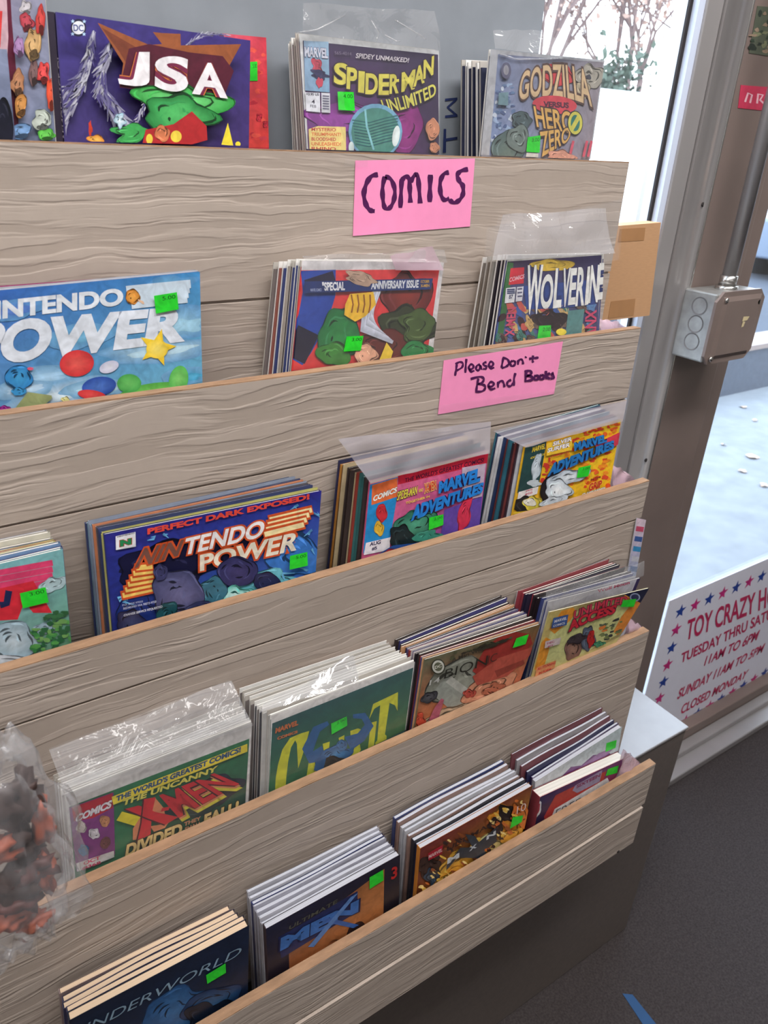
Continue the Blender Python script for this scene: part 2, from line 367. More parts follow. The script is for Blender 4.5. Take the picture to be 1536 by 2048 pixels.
    def sticker(self, quad, txt='5.00'):
        self.L += 0.0003
        self.poly(quad, (44, 214, 50), 'price_sticker')
        tl, tr, br, bl = quad; q = lambda u, v: tuple(tl[k] * (1 - u) * (1 - v) + tr[k] * u * (1 - v) + br[k] * u * v + bl[k] * (1 - u) * v for k in (0, 1))
        if txt: self.text(txt, q(.35, .34), q(.92, .34), q(.92, .12), q(.35, .12), (20, 70, 25), 0.0, key='price_sticker')
    def build(self, parent, mt=None):
        off = parent.matrix_world.translation if False else parent.location
        for k, (vs, fs, cs) in self.sets.items():
            k = k.split('#')[0]
            me = bpy.data.meshes.new(k); me.from_pydata([tuple(v - off) for v in vs], [], fs); me.materials.append(mt or PRINT)
            ca = me.color_attributes.new('Col', 'FLOAT_COLOR', 'POINT')
            fl = [x for c in cs for x in c]; ca.data.foreach_set('color', fl); me.update()
            o = link(k, me, parent)
            if k == 'price_sticker': o['label'] = 'bright green price sticker'

PAINTED = {}
def colmat(c, rough=0.45):
    k = 'cover_ink_%d_%d_%d' % c
    return mat(k, c, rough, var=0.22, vscale=70)

# a slab between a front face quad (TL TR BR BL, world) and a thickness vector
def slab(name, q, tv, mt, parent, off, inset=(0, 0, 0, 0), f0=0.0, f1=1.0, wave=None):
    TL, TR, BR, BL = [Vector(p) for p in q]; U = (TR - TL).normalized(); V = (TL - BL).normalized()
    if wave:
        l, r, t, b = inset; c = [BL + U * l + V * b, BR - U * r + V * b, TR - U * r - V * t, TL + U * l - V * t]; n = tv.normalized(); NU, NV = 10, 3; vs = []; fs = []
        for f in (f0, f1):
            for j in range(NV + 1):
                for i in range(NU + 1):
                    u, v = i / NU, j / NV; p = lerp(lerp(c[0], c[1], u), lerp(c[3], c[2], u), v); vs.append(p + tv * f + n * wave(u, f) * v * v)
        M = (NU + 1) * (NV + 1); W_ = NU + 1
        for j in range(NV):
            for i in range(NU):
                a = j * W_ + i; fs.append((a, a + 1, a + W_ + 1, a + W_)); fs.append((M + a, M + a + W_, M + a + W_ + 1, M + a + 1))
        for i in range(NU): fs.append((i, M + i, M + i + 1, i + 1)); a = NV * W_ + i; fs.append((a, a + 1, M + a + 1, M + a))
        for j in range(NV): a = j * W_; fs.append((a, a + W_, M + a + W_, M + a)); a = j * W_ + NU; fs.append((a, M + a, M + a + W_, a + W_))
        return mesh(name, vs, fs, mt, parent, off)
    l, r, t, b = inset
    c = [BL + U * l + V * b, BR - U * r + V * b, TR - U * r - V * t, TL + U * l - V * t]
    vs = [p + tv * f0 for p in c] + [p + tv * f1 for p in c]
    return mesh(name, vs, BF, mt, parent, off)

INKS = [(46, 60, 120), (150, 40, 46), (210, 170, 60), (30, 34, 52), (60, 120, 90), (190, 96, 50), (120, 60, 120), (210, 205, 200), (80, 140, 180), (60, 40, 40), (176, 60, 90), (220, 214, 190)]
def volume(name, label, cat, q, th, kind, ink, group=None, pages=None, rnd=None, wave=None):
    """one printed copy: front face quad q, thickness th going back. kind: comic / magazine / trade / bagged"""
    TL, TR, BR, BL = [Vector(p) for p in q]
    n = (TR - TL).cross(BL - TL).normalized()
    if n.y < 0: n = -n
    off = (BL + BR) / 2 + n * th / 2
    r = root(name, label, cat, off, group)
    tv = n * th
    if kind == 'bagged':
        slab('cover', q, tv, colmat(ink), r, off, (0.0005, 0.0015, 0.006, 0.0), 0.0, 0.5, wave)
        slab('backing_board', q, tv, BOARD if not rnd or rnd.random() > .4 else BOARD2, r, off, (0, 0, 0, 0), 0.55, 0.93, wave)
    else:
        e = 0.02 if kind != 'trade' else 0.01
        slab('front_cover', q, tv, colmat(ink), r, off, (0, 0, 0, 0), 0.0, e + 0.03, wave)
        slab('pages', q, tv, pages or PAGES, r, off, (0.0006, 0.0015, 0.0008, 0.0), e + 0.035, 0.93, wave)
        slab('back_cover', q, tv, colmat((int(ink[0] * .8), int(ink[1] * .8), int(ink[2] * .8))), r, off, (0, 0, 0, 0), 0.94, 0.98, wave)
        TLm = [BL, BL, TL, TL]
        U = (TR - TL).normalized()
        vs = [BL - U * .0006, BL, TL, TL - U * .0006]; w0 = n * (wave(0, .5) if wave else 0)
        vs = [vs[0], vs[1], vs[2] + w0, vs[3] + w0]
        mesh('spine', [p for p in vs] + [p + tv * 0.97 for p in vs], BF, colmat(ink), r, off)
    return r, n, off

def lerp(a, b, t): return a + (b - a) * t
def crumple_sheet(name, corners, mt, parent, off, nx=14, ny=14, amp=0.002, seed=0, fs=28, thick=0):
    TL, TR, BR, BL = [Vector(c) for c in corners]; n = (TR - TL).cross(BL - TL).normalized()
    if n.dot(Vector((0, 0, H)) - TL) < 0: n = -n
    vs = []; fc = []
    for j in range(ny + 1):
        for i in range(nx + 1):
            u, v = i / nx, j / ny
            p = lerp(lerp(TL, TR, u), lerp(BL, BR, u), v)
            d = noise.noise(Vector((p.x * fs + seed * 7.1, p.y * fs, p.z * fs * 0.9))) * amp
            vs.append(p + n * (d + amp * .6) + (TL - BL).normalized() * (noise.noise(Vector((u * 3 + seed, v, 0))) * amp * (1 if j == 0 else 0)))
    for j in range(ny):
        for i in range(nx):
            a = j * (nx + 1) + i; fc.append((a, a + 1, a + nx + 2, a + nx + 1))
    return mesh(name, vs, fc, mt, parent, off, True)

# ------------------------------------------------------------------ the room
def struct(o): o['kind'] = 'structure'; return o
struct(box('floor', (-3.0, -4.2, -0.06), (4.2, 0.86, 0.0), CARPET))
struct(box('ceiling', (-3.0, -4.2, 2.70), (4.2, 0.86, 2.76), CEILM))
struct(box('wall_left', (-3.1, -4.2, 0), (-3.0, 0.86, 2.70), WALLM))
struct(box('wall_right', (4.2, -4.2, 0), (4.3, 0.86, 2.70), WALLM))
struct(box('wall_rear', (-3.0, -4.3, 0), (4.2, -4.2, 2.70), WALLM))
struct(box('wall_front', (-3.0, 0.80, 0), (-0.75, 0.86, 2.70), WALLM))
struct(box('wall_header', (-0.75, 0.80, 2.35), (4.2, 0.86, 2.70), WALLM))

# window pane behind the display and its frame
YG = 0.80
wr = root('window_1', '', '', (0.2, YG, 0.575), kind='structure')
box('glass_pane', (-0.75, YG + 0.010, 0.575), (1.030, YG + 0.014, 2.35), GLASS, wr, wr.location)
box('glazing_stop', (1.024, YG - 0.004, 0.55), (1.0375, YG + 0.03, 2.35), WHITEPVC, wr, wr.location)
box('glazing_gasket', (1.017, YG + 0.006, 0.55), (1.0235, YG + 0.010, 2.35), DARKGAP, wr, wr.location)
box('sill', (-0.75, YG - 0.02, 0.0), (1.0375, YG + 0.05, 0.575), BRONZE, wr, wr.location)
# mullion between the window and the door
mr = root('trim_1', '', '', (1.15, YG, 0), kind='structure')
def bevbox(*a, **k): return box(*a, **k)
bevbox('frame_side', (1.0375, YG - 0.008, 0.0), (1.074, YG + 0.05, 2.35), ALU, mr, off=mr.location, bev=0.002)
fp = [(1.0755, .788), (1.0985, .7878), (1.1020, .7868), (1.1040, .7848), (1.1048, .7820), (1.1065, .7690), (1.1065, .84), (1.0755, .84)]
nf = len(fp); fo = mesh('frame_face', [(x, y, 0) for x, y in fp] + [(x, y, 2.35) for x, y in fp], [(i, (i + 1) % nf, nf + (i + 1) % nf, nf + i) for i in range(nf)] + [tuple(range(nf)), tuple(range(2 * nf - 1, nf - 1, -1))], ALU, mr, mr.location)
for p in fo.data.polygons[:5]: p.use_smooth = True
bevbox('seam_strip', (1.0735, YG - 0.003, 0.0), (1.0765, YG + 0.03, 2.35), DARKGAP, mr, off=mr.location)
bevbox('edge_bead', (1.1070, .7683, 0.0), (1.1108, .84, 2.35), STEEL, mr, off=mr.location, bev=0.001)
bevbox('post_face', (1.1113, .7702, 0.0), (1.2476, .84, 2.35), BRONZE, mr, off=mr.location, bev=0.002)
bevbox('post_gasket', (1.2476, .785, 0.0), (1.2535, .84, 2.35), DARKGAP, mr, off=mr.location)
bevbox('post_return', (1.2535, .7775, 0.0), (1.292, .84, 2.35), BRONZE, mr, off=mr.location, bev=0.002)
for px in ((1405, 409), (1291, 920)):
    c = atY(px, .7778); tube('screw', [c, c - Vector((0, 0.002, 0))], 0.0035, DARKGAP, mr, mr.location, 10)
# glazed door
dr = root('door_1', '', '', (1.9, YG, 0), kind='structure')
box('glass_pane', (1.293, YG + 0.016, 0.065), (2.7, YG + 0.020, 2.25), GLASS, dr, dr.location)
box('bottom_rail', (1.295, YG - 0.022, 0.0), (2.7, YG + 0.04, 0.072), BRONZE, dr, dr.location, 0.003)
box('threshold', (1.006, YG - 0.092, 0.0), (2.7, YG - 0.03, 0.022), ALU, dr, dr.location, 0.003)
box('kick_strip', (1.006, YG - 0.052, 0.022), (2.7, YG - 0.0225, 0.040), ALU, dr, dr.location, 0.003)
box('door_stile', (2.7, YG - 0.03, 0.0), (2.78, YG + 0.04, 2.35), BRONZE, dr, dr.location, 0.003)
box('top_rail', (1.293, YG - 0.03, 2.25), (2.7, YG + 0.04, 2.35), BRONZE, dr, dr.location, 0.003)
struct(box('wall_front_right', (2.78, 0.80, 0), (4.2, 0.86, 2.35), WALLM))

# electrical box, pipe
jb = root('junction_box', 'grey metal electrical box with round knockouts fixed to the door post', 'electrical box', (1.20, 0.76, 1.16))
JO = jb.location
KB = .9675
x0, x1, yf, yb = 1.133 * KB, 1.262 * KB, 0.727 * KB, 0.7695
zt, zb = H - 0.200 * KB, H - 0.316 * KB
box('box_body', (x0, yf + 0.004, zb), (x1, yb, zt), GALV, jb, JO, 0.003)
# cover plate with clipped corners
cp = []; cc = 0.012
for (x, z) in ((x0 + .012, zt + .003), (x1 - cc, zt + .003), (x1 + .004, zt - cc), (x1 + .004, zb + cc), (x1 - cc, zb - .003), (x0 + .010, zb - .003), (x0 - .003, zb + cc), (x0 - .003, zt - cc)): cp.append((x, z))
n = len(cp)
mesh('cover_plate', [(x, yf, z) for x, z in cp] + [(x, yf + .005, z) for x, z in cp], [tuple(range(n - 1, -1, -1))[::-1], tuple(range(2 * n - 1, n - 1, -1))] + [(i, (i + 1) % n, n + (i + 1) % n, n + i) for i in range(n)], BRONZE, jb, JO)
mesh('raised_face', [(x0 + .02, yf - .004, zb + .012), (x1 - .014, yf - .004, zb + .012), (x1 - .014, yf - .004, zt - .012), (x0 + .02, yf - .004, zt - .012), (x0 + .012, yf, zb + .005), (x1 - .007, yf, zb + .005), (x1 - .007, yf, zt - .005), (x0 + .012, yf, zt - .005)],
     [(0, 1, 2, 3), (0, 4, 5, 1), (1, 5, 6, 2), (2, 6, 7, 3), (3, 7, 4, 0)], BRONZE, jb, JO)
for px in ((1399, 612), (1391, 648), (1383, 683)):
    c = atX(px, x0 + 0.0); rr = 0.0145
    for o_, nm, r1, r2 in ((0.0, 'knockout_ring', 0.0145, 0.0125), (0.0, 'knockout', 0.0118, 0.0)):
        vs = []; fs = []; N = 24
        for k in range(N):
            a = 2 * math.pi * k / N; vs.append((x0 - 0.0008, c.y + r1 * math.cos(a), c.z + r1 * math.sin(a)))
        if r2:
            for k in range(N):
                a = 2 * math.pi * k / N; vs.append((x0 - 0.0002, c.y + r2 * math.cos(a), c.z + r2 * math.sin(a)))
            fs = [(k, (k + 1) % N, N + (k + 1) % N, N + k) for k in range(N)]
            mesh(nm, vs, fs, mat('knockout_groove', (112, 110, 112), .6), jb, JO)
        else:
            pass
for dz, dx in ((0.018, 0.010), (-.020, .028)):
    pass
pc = mat('peeling_cream_paint', (206, 190, 150), 0.7)
for (a, b_, c_, d_) in ((1484, 643, 20, 8), (1482, 655, 9, 10)):
    p = atY((a, b_), yf - .0045); mesh('paint_patch', [(p.x, yf - .0046, p.z), (p.x + c_ * .0007, yf - .0046, p.z + .001), (p.x + c_ * .0009, yf - .0046, p.z + d_ * .0009), (p.x + .001, yf - .0046, p.z + d_ * .001)], [(0, 1, 2, 3)], pc, jb, JO)
for px in ((1452, 601), (1516, 603), (1420, 718)):
    c = atY(px, yf - .001); tube('screw', [c, c - Vector((0, .003, 0))], 0.004, STEEL, jb, JO, 10)
cx_, cy_ = 1.196 * KB, 0.755 * KB + .004
tube('conduit_connector', [(cx_, cy_, zt - .002), (cx_, cy_, zt + .006)], 0.018, STEEL, jb, JO, 16)
tube('conduit_connector', [(cx_, cy_, zt + .006), (cx_, cy_, zt + .022)], 0.014, STEEL, jb, JO, 16)
tag(tube('electrical_conduit', [(cx_, cy_, zt + .0225), (cx_, cy_, 2.34)], 0.0115, ALU, None, (cx_, cy_, zt + .0225), 20), 'straight metal conduit pipe rising from the grey electrical box', 'pipe')
def sheet(name, q, y, mt, label, cat, th=0.0008):
    pts = [atY(p, y) for p in q]
    vs = pts + [p + Vector((0, th, 0)) for p in pts]
    o = mesh(name, vs, BF, mt, None, sum(pts, Vector()) / 4); tag(o, label, cat); return o
# stickers on the post
st = root('red_sticker', 'red sticker with pale marks on the door post beside the conduit', 'sticker', atY((1500, 195), .7695))
pts = [atY(p, .7695) for p in ((1482, 170), (1560, 176), (1553, 224), (1476, 216))]
mesh('sticker_sheet', pts + [p + Vector((0, .0005, 0)) for p in pts], BF, colmat((206, 60, 92)), st, st.location)
a = Art(pts[0], Vector((0, -1, 0)))
a.line([(1490, 204), (1496, 186), (1504, 190), (1500, 206)], 4, (236, 190, 200)); a.line([(1514, 207), (1516, 188), (1526, 190), (1520, 200), (1530, 209)], 4, (236, 190, 200)); a.build(st)
st = root('photo_card', 'dark green mottled picture card high on the door post', 'card', atY((1520, 60), .7695))
pts = [atY(p, .7695) for p in ((1515, 12), (1590, 18), (1575, 118), (1498, 106))]
mesh('card_sheet', pts + [p + Vector((0, .0005, 0)) for p in pts], BF, colmat((86, 92, 78)), st, st.location)
a = Art(pts[0], Vector((0, -1, 0)))
a.scatter([(1515, 14), (1586, 20), (1572, 114), (1500, 104)], [(60, 72, 60), (120, 124, 96), (150, 130, 110), (50, 58, 52)], 50, 7, 5, 3); a.build(st)

# ------------------------------------------------------------------ poster with opening hours on the door glass
YP = YG + 0.010
pr = root('opening_hours_poster', 'white opening hours poster edged with red and blue stars on the door glass', 'poster', atY((1450, 1300), YP))
POSTER = mat('white_poster_card', (226, 226, 240), 0.55, var=0.03)
tl = atY((1339, 1202), YP); zb_ = H - 1.42; xl = tl.x; zt_ = tl.z; xr = 2.13
box('poster_sheet', (xl, YP, zb_ + 0.0), (xr, YP + 0.002, zt_), POSTER, pr, pr.location)
a = Art(Vector((0, YP - 0.0002, 0)), Vector((0, -1, 0)))
def s5(x, y): return (1200 + x / 3.792, 1100 + y / 3.792)
MAG, BLU, TXT = (206, 40, 130), (28, 66, 160), (200, 34, 92)
a.conv = lambda p: s5(*p)
# positions taken in the plane: star columns and rows
def pst(x, z, c):
    P = Vector((x, YP - .0002, z)); a.up()
    pts = [P + Vector(((.0215 if k % 2 == 0 else .009) * math.sin(math.pi * k / 5), 0, (.0215 if k % 2 == 0 else .009) * math.cos(math.pi * k / 5))) for k in range(10)]
    a.nt += 1; vs, fs, cs = a.sets.setdefault('star#%d' % a.nt, ([], [], []))
    b = len(vs); vs += [P - Vector((0, a.L, 0))] + [p - Vector((0, a.L, 0)) for p in pts]; fs += [(b, b + 1 + k, b + 1 + (k + 1) % 10) for k in range(10)]; cs += [lin(c)] * 11
P0 = atY(s5(610, 465), YP); P1 = atY(s5(1225, 200), YP); dx = (P1.x - P0.x) / 6
for k in range(13): pst(P0.x + dx * k, P0.z + (P1.z - P0.z) * k / 6, BLU if k % 2 == 0 else MAG)
Q1 = atY(s5(450, 1125), YP); 
for k in range(1, 6): pst(lerp(P0.x, Q1.x, k / 5), lerp(P0.z, Q1.z, k / 5), MAG if k % 2 else BLU)
R0 = atY(s5(645, 1290), YP); R1 = atY(s5(1245, 930), YP)
for k in range(-1, 12): pst(lerp(R0.x, R1.x, k / 7), lerp(R0.z, R1.z, k / 7), MAG if k % 2 == 0 else BLU)
for k in range(1, 6): pst(P0.x + dx * 12, lerp(P0.z, R0.z, k / 6), MAG if k % 2 else BLU)
a.text('TOY CRAZY HOURS', (645, 690), (1170, 475), (1180, 315), (668, 530), TXT, 0.02, ref='TOY CRAZY')
a.text('TUESDAY THRU SATURDAY', (608, 860), (1112, 612), (1122, 530), (620, 782), TXT, 0.02, ref='TUESDAY THRU')
a.text('11AM TO 6PM', (785, 880), (1185, 682), (1215, 600), (808, 802), TXT, 0.02)
a.text('SUNDAY 11AM TO 5PM', (580, 1135), (1225, 775), (1255, 702), (605, 1052), TXT, 0.02)
a.text('CLOSED MONDAY', (608, 1248), (1100, 968), (1132, 900), (625, 1172), TXT, 0.02)
a.build(pr)

# ------------------------------------------------------------------ platform, rack
pf = root('display_platform', 'low brown platform with grey ledge top carrying the siding display rack', 'platform', (0.2, 0.6, 0))
box('platform_body', (-0.60, 0.505, 0.0), (1.004, 0.7485, 0.569), BASEM, pf, pf.location, 0.003)
box('ledge_top', (-0.60, 0.503, 0.5695), (1.006, 0.776, 0.575), LEDGE, pf, pf.location, 0.0015)
YB = [0.687, 0.623, 0.559, 0.5035, 0.4385]; ZT = [1.4695, 1.2735, 1.0760, 0.8560, 0.6475]; TH = 0.012; XR = 0.812; XL = -0.46
rk = root('tiered_display_rack', 'five tiered comic display rack faced with taupe woodgrain siding boards', 'rack', (0.2, 0.6, 0.575))
RO = rk.location
grooves = [atY((470, 602), YB[0]).z, atY((400, 973), YB[1]).z, atY((780, 1203), YB[2]).z, ZT[3] - 0.30, atY((900, 1852), YB[4]).z]
bots = [ZT[1] - 0.16, ZT[2] - 0.16, ZT[3] - 0.16, 0.5755, 0.476]
def plank(x0, x1, y0, y1, z0, z1, wav):
    """board with a slightly uneven sawn top edge"""
    N = 60; vs = []; fs = []
    for i in range(N + 1):
        x = lerp(x0, x1, i / N); d = (noise.noise(Vector((x * 60, wav * 3.3, 0))) * 0.0009) if wav else 0
        vs += [(x, y0, z0), (x, y0, z1 + d), (x, y1, z1 + d * .3), (x, y1, z0)]
    for i in range(N):
        a_ = i * 4; b_ = a_ + 4
        fs += [(a_, b_, b_ + 1, a_ + 1), (a_ + 1, b_ + 1, b_ + 2, a_ + 2), (a_ + 2, b_ + 2, b_ + 3, a_ + 3), (a_ + 3, b_ + 3, b_, a_)]
    fs += [(0, 1, 2, 3), (N * 4 + 3, N * 4 + 2, N * 4 + 1, N * 4)]
    return vs, fs
for i in range(5):
    y, zt = YB[i], ZT[i]; g = grooves[i]; xr = XR - (0.004 if i == 0 else 0)
    pn = mesh('front_panel', boxv((XL, y + .0035, bots[i]), (xr, y + TH, zt - .0025)), BF, SIDING, rk, RO)
    if g > bots[i] + 0.01:
        v, f = plank(XL, xr, y, y + .0035, g + .0016, zt - .0012, 0); q1 = mesh('plank', v, f, SIDING, pn); q1.location = (0, 0, 0)
        q1.data.transform(Matrix.Translation(-RO))
        lo = 0.003 if i == 4 else 0
        v, f = plank(XL, xr - (.006 if i == 4 else 0), y - lo, y + .0035, bots[i], g - .0014, 0); q2 = mesh('plank', v, f, SIDING, pn); q2.data.transform(Matrix.Translation(-RO))
    else:
        v, f = plank(XL, xr, y, y + .0035, bots[i], zt - .0012, 0); q1 = mesh('plank', v, f, SIDING, pn); q1.data.transform(Matrix.Translation(-RO))
    v, f = plank(XL, xr, y + .0002, y + TH, zt - .0020, zt, i + 1); e = mesh('sawn_edge', v, f, RAWEDGE, pn); e.data.transform(Matrix.Translation(-RO)); e['label'] = 'raw orange brown fibre edge'
    yb2 = (YB[i - 1]) if 0 < i < 4 else (0.7615 if i == 0 else 0.505)
    if i < 4: box('pocket_floor', (XL, y + TH, zt - .175), (XR - .01, yb2, zt - .166), BASEM, rk, RO)
    else: box('pocket_floor', (XL, y + TH, .4765), (XR - .01, .5048, .4820), BASEM, rk, RO)
box('side_panel', (XL - .012, 0.4385, 0.476), (XL, 0.5045, 0.6475), BASEM, rk, RO)
box('side_panel', (XL - .012, 0.5046, 0.5755), (XL, 0.7615, 1.4695), BASEM, rk, RO)
box('back_post', (0.10, 0.700, 0.5755), (0.14, 0.7615, 1.29), BASEM, rk, RO)
box('back_post', (-0.30, 0.700, 0.5755), (-0.26, 0.7615, 1.29), BASEM, rk, RO)
for px in ((1236, 1703),):
    c = atY(px, YB[4] - .003); tube('nail_head', [c, c - Vector((0, .001, 0))], 0.0028, DARKGAP, rk, RO, 8)

# grey panel behind the top row with dark letters running upward
gb = root('grey_panel', 'plain grey panel behind the top row with dark letters running upward', 'panel', (0.1, 0.77, 1.0))
jx = atY((1083, 60), 0.764).x
box('panel_sheet', (XL - .05, 0.764, 0.62), (jx, 0.772, 2.2), GREYB, gb, gb.location)
a = Art(Vector((0, 0.7636, 0)), Vector((0, -1, 0)))
a.conv = lambda p: (540 + p[0] / 2.194, 40 + p[1] / 2.194)
NV = (44, 54, 96)
a.poly([(768, 345), (822, 340), (822, 350), (786, 384), (822, 415), (822, 425), (768, 430), (768, 419), (808, 414), (776, 386), (776, 380), (808, 351), (768, 356)], NV, 'lettering')
a.poly([(762, 478), (773, 478), (772, 582), (758, 582)], NV, 'lettering'); a.poly([(770, 520), (822, 512), (822, 524), (770, 532)], NV, 'lettering')
a.build(gb, MATTE)

# cardboard leaning between rack and window
cb = root('cardboard_box', 'flat brown cardboard box with packing tape wedged between rack and window', 'cardboard box', (0.9, 0.74, 1.25)); CO = cb.location
P = [atY(p, 0.7630) for p in ((1150, 462), (1322, 445), (1299, 631), (1100, 650))]; P[0].x = P[3].x = 0.735; P[3].z = P[2].z
slab('carton', P, Vector((0, 0.030, 0)), CARD, cb, CO)
for q in (((1240, 458), (1291, 455), (1288, 481), (1236, 484)), ((1222, 603), (1271, 597), (1267, 631), (1216, 637))):
    pp = [atY(p, 0.7626) for p in q]; mesh('tape_strip', pp + [p + Vector((0, .0003, 0)) for p in pp], BF, TAPE, cb, CO)

# ------------------------------------------------------------------ magazines and comics in the pockets
NTH = ['', 'next', 'second', 'third', 'fourth', 'fifth', 'sixth', 'seventh', 'eighth', 'ninth', 'tenth', 'eleventh', 'twelfth', 'thirteenth', 'fourteenth', 'fifteenth', 'sixteenth', 'seventeenth', 'eighteenth', 'nineteenth', 'twentieth']
def c_(x0, y0, s): return lambda p: (x0 + p[0] / s, y0 + p[1] / s)
def stack(i, quad, yTL, yTR, yBL, n, backL, backR, yb, kind, thF, desc, behind, cat='comic book', name='comic_book', inks=None, grp=None, jit=0.002, base=(200, 200, 200), board=None, cv=None, seed=1, pages=None, ybb=None, yfl=None):
    """front copy from its picture quad, then n copies filling the pocket back to yb. returns the front root and its art layer"""
    R = random.Random(seed)
    cv = cv or (lambda p: p); q = [cv(p) for p in quad]
    fl = (ZT[i] - .1655) if i < 4 else .4825
    TL, TR = atY(q[0], yTL), atY(q[1], yTR)
    F0 = Vector((TL.x, yfl or (YB[i] + TH + .0008 + (0 if yTR >= yTL else yTL - yTR)), fl)); nn = (TR - TL).cross(F0 - TL).normalized()
    BL, BR = onplane(q[3], TL, nn), onplane(q[2], TL, nn)
    def ext(A, B): return A + (B - A) * ((fl - A.z) / (B.z - A.z))
    FB_L, FB_R = ext(TL, BL), ext(TR, BR)
    front, n_, off = volume(name, desc, cat, (TL, TR, FB_R, FB_L), thF, kind if kind != 'bagged' else 'bagged', base, grp, rnd=R, pages=pages)
    art = Art(TL, nn, start=0.00012); art.conv = cv; art.clip = q
    if n:
        ybb = ybb or yb
        bl, br = atY(cv(backL), yb), atY(cv(backR), yb)
        s0 = Vector((0, thF, 0))
        bot = max(ybb - FB_L.y - thF, 0.004)
        wt = [R.uniform(.55, 1.5) for _ in range(n)]; cum = [sum(wt[:k]) / sum(wt) for k in range(n + 1)]
        amp = .0045 if kind == 'trade' else .0010
        for k in range(1, n + 1):
            t = cum[k]; t0 = cum[k - 1]; ws = (t - t0) * n
            a0 = lerp(TL + s0, bl, t0); b0 = lerp(TR + s0, br, t0)
            jx, jz = R.uniform(-jit, jit), R.uniform(-jit, jit) * 1.2
            jj = Vector((jx, 0, jz)); j2 = Vector((jx, 0, jz + R.uniform(-jit, jit) * .8))
            a0, b0 = a0 + jj, b0 + j2
            gap_top = ((bl.y - TL.y - thF) / n) * ws; gap_bot = bot / n * ws
            th = max(0.0012, min(gap_top, gap_bot) * 0.93) if min(gap_top, gap_bot) > 0 else .0015
            L0 = Vector((FB_L.x + (bl.x - TL.x) * t0 + jx, FB_L.y + thF + bot * t0, fl)); R0 = Vector((FB_R.x + (br.x - TR.x) * t0 + jx, FB_R.y + thF + bot * t0, fl))
            ink = R.choice(inks or INKS)
            lab = f"{behind[0]}, {NTH[k]} behind {behind[1]}"
            if k == n: lab = f"{behind[0]}, rearmost behind {behind[1]}"
            th *= .93; volume(name, lab, cat, (a0, b0, R0, L0), th, kind, ink, grp, pages=pages, rnd=R, wave=(lambda u, f, k=k, t0=t0, th=th: amp * min(1, 2.2 * (1 - t0)) * min(1, .3 + 2 * t0) * (noise.noise(Vector((u * 1.6 + seed, t0 * 1.2, 0))) + .25 * noise.noise(Vector((u * 3 + seed, k * 7.7, 3))) * (th / amp * .5))))
    return front, art, (TL, TR, FB_R, FB_L), n_
def sleeve(front, quad4, flapTL=None, flapTR=None, yflap=None, seed=0, amp=0.0010, gap=0.0022, nm='clear_sleeve', flapmat=None):
    TL, TR, BR, BL = [Vector(p) for p in quad4]; n = (TR - TL).cross(BL - TL).normalized()
    if n.dot(Vector((0, 0, H)) - TL) < 0: n = -n
    crumple_sheet(nm, [p + n * gap for p in (TL, TR, BR, BL)], SLEEVE, front, front.location, 12, 14, amp, seed)
    if flapTL:
        a, b = atY(flapTL, yflap), atY(flapTR, yflap)
        crumple_sheet('sleeve_flap', [a, b, TR + n * gap, TL + n * gap], flapmat or FLAP, front, front.location, 26, 12, 0.005, seed + 3, 45)

def stk(a, x, y, w, h, sk=0, sy=0, txt='5.00'):
    a.sticker([(x, y), (x + w, y + sy), (x + w + sk, y + h + sy), (x + sk, y + h)], txt)

# ---- tier 1 (behind the top board)
K = c_(0, 0, 2.743)
# superhero trade with winged title
f, a, Q, n_ = stack(0, [(308, 66), (1373, 222), (1365, 808), (358, 780)], .728, .728, .7005, 0, None, None, .76, 'trade', .016, 'thick violet paperback with big white three letter title over bronze wings', ('', ''), base=(66, 56, 118), name='comic_paperback', cv=K, cat='paperback')
a.quad([(308, 66), (1373, 222), (1365, 808), (358, 780)], [(62, 52, 128), (60, 48, 118), (66, 50, 108), (64, 52, 112)])
WG = [(150, 148, 170), (110, 106, 146), (186, 186, 200), (86, 78, 134)]; a.feathers([(512, 160), (490, 300), (440, 420), (370, 510), (345, 560)], 70, 150, WG, 3); a.feathers([(490, 330), (450, 470), (390, 580), (350, 670)], 60, 110, WG, 4)
a.feathers([(600, 240), (550, 400), (545, 500), (610, 600), (680, 680)], 80, 190, WG, 5)
a.feathers([(1000, 265), (1060, 215), (1140, 195), (1220, 190)], 36, 50, WG, 6); a.feathers([(800, 520), (760, 620), (710, 720)], 40, 50, WG, 7)
a.poly([(520, 140), (800, 260), (870, 255), (820, 190), (865, 195), (970, 200), (972, 262), (1300, 255), (1220, 400), (1180, 480), (640, 480), (660, 360)], (150, 84, 48))
a.poly([(540, 165), (640, 300), (700, 400), (1170, 440), (1100, 330), (900, 300), (760, 290)], (120, 60, 40))
a.poly([(690, 280), (800, 255), (1020, 300), (1200, 320), (1260, 400), (1215, 520), (1000, 540), (640, 490)], (84, 24, 44))
a.blob(980, 560, 250, 90, (44, 150, 60), 3, .3, 8, col2=(120, 220, 130)); a.blob(960, 640, 190, 110, (30, 120, 56), 5, .3, 0, col2=(90, 200, 110)); a.blob(700, 740, 100, 50, (60, 160, 80), 8, .4)
a.blob(640, 670, 34, 34, (150, 190, 210), 4, .5, col2=(240, 250, 255)); a.blob(510, 770, 40, 26, (230, 140, 50), 2, .3, col2=(255, 210, 100)); a.blob(480, 715, 10, 40, (200, 60, 40), 5, .4)
a.poly([(760, 805), (780, 720), (930, 690), (1030, 620), (1110, 700), (1115, 775), (1000, 808)], (176, 40, 44)); a.ell(945, 756, 30, 32, (226, 200, 70)); a.ell(800, 770, 18, 28, (226, 200, 70)); a.blob(870, 740, 40, 46, (206, 120, 80), 6, .2)
a.poly([(1190, 800), (1225, 682), (1255, 806)], (240, 220, 60)); a.ell(1280, 797, 14, 14, (240, 220, 60))
